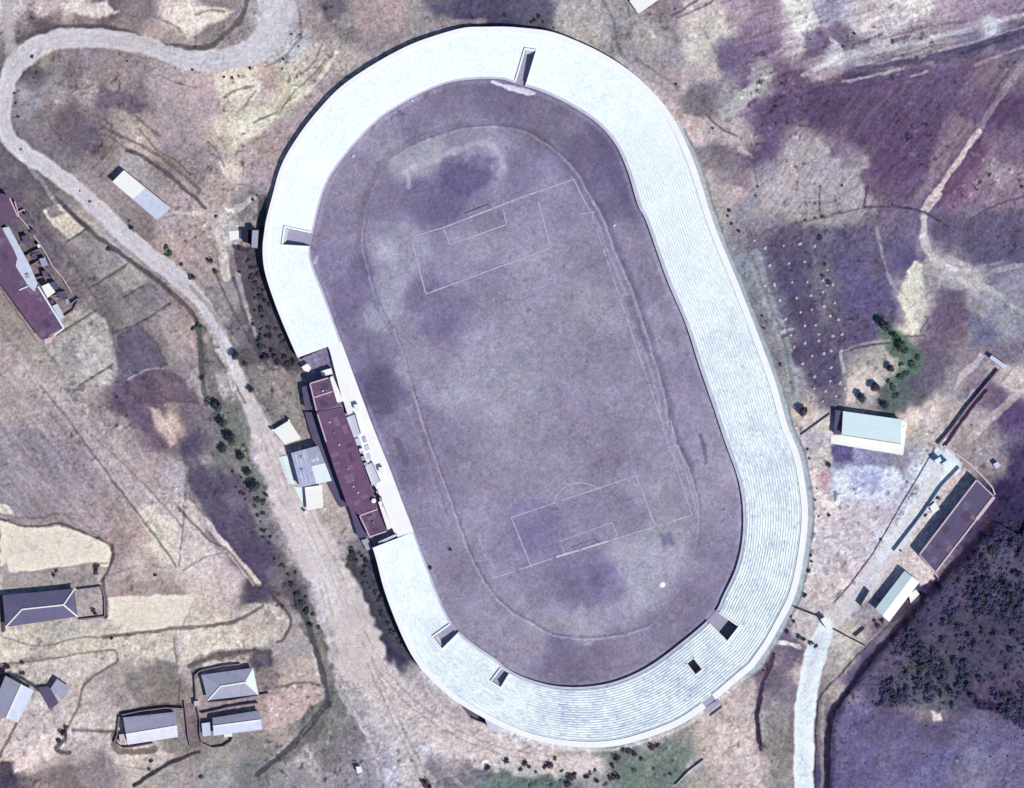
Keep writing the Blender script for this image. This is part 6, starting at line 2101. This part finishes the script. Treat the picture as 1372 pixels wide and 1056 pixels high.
for _ in range(26):
    x = random.uniform(480, 545)
    y = 752 + (x - 480) * 1.75 + random.uniform(-22, 22)
    if inside(np.array([x]), np.array([y]), pts2("474 747;500 737;515 790;536 850;553 882;540 878;512 853;490 818;478 776"))[0]:
        shrub(x, y, random.uniform(2, 4.2), random.choice(['leaf_pu', 'leaf_gr', 'leaf_dk']), 'twiggy shrub on the dark slope under the south-west stand', 'shrubs under the south-west stand')
for (x, y, r) in ((470, 735, 5), (473, 742, 5.5), (468, 748, 4.5), (477, 750, 4)):
    shrub(x, y, r, 'leaf_dk', 'dark shrub clump at the south-west foot of the pavilion', 'shrubs at the foot of the pavilion')
# east side
tree(1186, 436, 10.5, 'leaf_dk', 'big dark tree at the edge of the dark field, topmost of the grove')
tree(1205, 462, 9, 'leaf_gr', 'green bushy tree just below the big dark grove tree')
tree(1212, 472, 6, 'leaf_gr', 'smaller green tree low in the grove')
tree(1199, 452, 5.5, 'leaf_gr', 'slim green tree touching the big dark grove tree')
tree(1193, 494, 7, 'leaf_pu', 'round brownish tree on the sandy ground above the hall')
tree(1172, 519, 8, 'leaf_pu', 'brownish tree close above the hall, upper of two')
tree(1154, 532, 7.5, 'leaf_dk', 'round dark tree close above the left part of the hall')
tree(1186, 543, 6, 'leaf_dk', 'small black-green tree close above the right part of the hall')
tree(1077, 553, 8, 'leaf_pu', 'lone olive brown tree between the stand and the hall')
tree(1110, 623, 4.2, 'leaf_dk', 'small dark bush below the west end of the hall', None, 'bush')
for (x, y, r) in ((1206, 505, 6), (1214, 500, 5), (1200, 530, 6), (1196, 520, 6), (1222, 488, 6), (1230, 480, 5), (1190, 510, 4), (1208, 488, 5)):
    shrub(x, y, r, 'leaf_gr', 'low green shrub in the grove above the hall', 'green shrubs of the grove', .7)
for (x, y, r) in ((1053, 846, 4.5), (1072, 853, 5), (1077, 857, 3.5), (1087, 862, 4), (1093, 866, 3), (1078, 798, 4), (1063, 832, 3), (1060, 826, 2.6), (1084, 765, 3), (1087, 745, 3)):
    shrub(x, y, r, 'leaf_dk', 'dark bush in the broken hedge between the stand and the pale road', 'hedge bushes by the pale road')
for (x, y, r) in ((1110, 690, 3), (1092, 670, 2.4), (1180, 722, 2.5), (1256, 667, 3.4), (1240, 690, 3.2), (1207, 738, 2.4), (1175, 838, 4), (1172, 832, 3), (1182, 832, 3.4)):
    shrub(x, y, r, 'leaf_pu', 'small dark bush in the bare yards of the eastern compound', 'bushes of the eastern compound')
for _ in range(14):
    t_ = random.random()
    p = EA[int(t_ * (len(EA) - 1))]
    shrub(p[0] + random.uniform(11, 17), p[1] + random.uniform(-9, 9), random.uniform(1.3, 2.6), random.choice(['leaf_dk', 'leaf_pu']), 'small weed clump outside the eastern apron of the stand', 'weeds along the eastern apron')
# south side
G = 'shrubs on the green patch south of the stand'
for (x, y, r) in ((827, 1017, 6), (821, 1026, 5), (843, 1008, 5), (850, 1010, 4.5), (835, 1005, 3.5), (874, 1003, 5.5), (880, 998, 4), (858, 1016, 4), (825, 1040, 6), (818, 1043, 4), (765, 1043, 7), (760, 1050, 6), (770, 1036, 4), (735, 1024, 6), (730, 1028, 4), (703, 1024, 5), (709, 1027, 3), (787, 1040, 5), (800, 1046, 4), (678, 1020, 5), (653, 1029, 5), (570, 1049, 7), (575, 1053, 5), (698, 1030, 4)):
    shrub(x, y, r, random.choice(['leaf_pu', 'leaf_dk']), 'dark shrub on the green patch at the foot of the view, south of the stand', G)
for _ in range(20):
    x, y = random.uniform(690, 900), random.uniform(1008, 1056)
    if y > 1010 + 20 * math.sin(x * .03):
        shrub(x, y, random.uniform(2, 4), 'leaf_gr', 'low green clump on the grass south of the stand', 'green clumps south of the stand', .5)
for (x, y, r) in ((85, 983, 6), (80, 992, 5), (88, 975, 4), (10, 893, 6), (4, 898, 5), (30, 888, 3.4), (125, 817, 4.5), (128, 822, 3), (72, 770, 3), (75, 765, 3), (130, 760, 5), (128, 766, 4), (208, 771, 3), (203, 1020, 3), (200, 1030, 2.6), (270, 1040, 4), (30, 902, 4), (150, 855, 3)):
    shrub(x, y, r, random.choice(['leaf_pu', 'leaf_dk']), 'dark bush at the edge of a cream plot near the houses', 'bushes near the houses')
# north-east
for (x, y, r) in ((975, 290, 3.5), (978, 282, 4), (980, 300, 3), (990, 310, 3), (1092, 292, 3), (1102, 290, 3), (1079, 295, 2.6), (1196, 274, 2.6), (1129, 249, 3), (1040, 165, 3), (905, 113, 3), (955, 172, 3), (1196, 54, 3), (1130, 62, 3), (1145, 45, 4), (1290, 72, 3), (1370, 250, 4), (1015, 250, 3), (1013, 262, 3), (1110, 378, 3), (1102, 370, 3.4), (1105, 355, 3), (1110, 380, 3), (1100, 317, 4), (1098, 320, 4), (716, 27, 5), (722, 22, 5), (712, 30, 4), (728, 30, 3), (742, 38, 3)):
    shrub(x, y, r, random.choice(['leaf_pu', 'leaf_dk']), 'small dark bush on the bare north-eastern ground', 'bushes on the north-eastern ground')

# the wooded hill: the shrubs that show
cand = []
hill_box = ZG("640,480 700,300 860,120 1000,0 1100,-120 1200,-250 1358,-400 1358,760 1250,700 1100,620 950,660 850,640 720,640 620,640")


def hill_density(x, y):
    a, b = np.array([[x]], np.float32), np.array([[y]], np.float32)
    return float(fbm(a, b, 40, 2, 2)[0, 0]) + .7 * float(fbm(a * .8 + b * .6, (b * .8 - a * .6) * 2.2, 30, 2, 6)[0, 0])


tries = 0
low = MB()
nlow = 0
while (len(cand) < 270 or nlow < 1300) and tries < 60000:
    tries += 1
    x, y = random.uniform(1160, 1378), random.uniform(630, 985)
    if not inside(np.array([x]), np.array([y]), hill_box)[0]:
        continue
    dens = hill_density(x, y)
    if random.random() > (.12 + 1.9 * max(dens, 0)) * min(1, max(.03, (1000 - y + (x - 1250) * .15) / 110)):
        continue
    if len(cand) < 270 and random.random() < .22 and not any((x - a) ** 2 + (y - b) ** 2 < 9 for a, b in cand):
        cand.append((x, y))
    elif nlow < 1300:
        nlow += 1
        leaf_blob(low, W(x, y, gz(x, y) - .1), random.uniform(.3, .9), random.uniform(.3, .8), 12, .24)
for _ in range(420):
    x, y = random.uniform(1105, 1378), random.uniform(900, 1060)
    if inside(np.array([x]), np.array([y]), HILL)[0] and random.random() < .35 + hill_density(x, y):
        leaf_blob(low, W(x, y, gz(x, y) - .1), random.uniform(.25, .6), random.uniform(.2, .5), 8, .2)
low_o = low.build('hill_scrub', 'leaf_hill', origin=W(1280, 800))
low_o['kind'] = 'stuff'
for x, y in cand + [(1290, 925), (1300, 932), (1308, 940), (1296, 918), (1313, 944), (1340, 945), (1350, 952), (1285, 918), (1366, 970), (1275, 943), (1170, 940), (1176, 944), (1255, 775), (1262, 790), (1274, 805), (1286, 815), (1300, 690), (1340, 690), (1355, 700), (1330, 735)]:
    o_ = shrub(x, y, random.choice([2.4, 3.0, 3.6, 4.4, 5.4, 6.6]), 'leaf_hill' if random.random() < .8 else 'leaf_dk', 'dark scrubby tree on the wooded hill in the lower right', 'scrubby trees on the wooded hill', 1.1)
    o_.name = 'scrub_tree'

# rows of pale heaps on the dark field
HM = []
for _ in range(4):
    mb = MB()
    mb.dome(Vector((0, 0, -.08)), 1.0, .9, 9, 3)
    for v in mb.v:
        v.x *= 1 + random.uniform(-.18, .18)
        v.y *= 1 + random.uniform(-.18, .18)
        v.z *= 1 + random.uniform(-.2, .2)
    me = bpy.data.meshes.new('straw_heap')
    me.from_pydata([tuple(v) for v in mb.v], [], mb.f)
    me.materials.append(M['heap'])
    HM.append(me)
hp = Z(1000, 300, "43,90 102,130 202,118 290,108 126,225 230,215 316,205 98,335 152,330 248,318 330,315 414,308 180,415 272,402 350,388 440,332 212,518 294,480 355,466 420,448 318,553 376,550 260,670 318,648 393,600 393,635 470,610 305,760 357,718 420,705 370,830 460,782 455,855 368,895 430,910 508,865 488,937 535,895 360,950 415,965 205,575 240,605 415,370 370,120 480,430 500,520 455,500 440,250 520,600 515,690 460,690 470,330", 4.062)
for i, (x, y) in enumerate(hp):
    o = bpy.data.objects.new('straw_heap', random.choice(HM))
    COL.objects.link(o)
    s = random.uniform(.42, .62)
    o.scale = (s * random.uniform(.9, 1.3), s, s)
    o.rotation_euler = (0, 0, random.uniform(0, 6.28))
    o.location = W(x, y, gz(x, y))
    tag(o, 'small pale heap in the rows dotting the dark field east of the stand', 'heap', 'pale heaps in rows on the dark field')
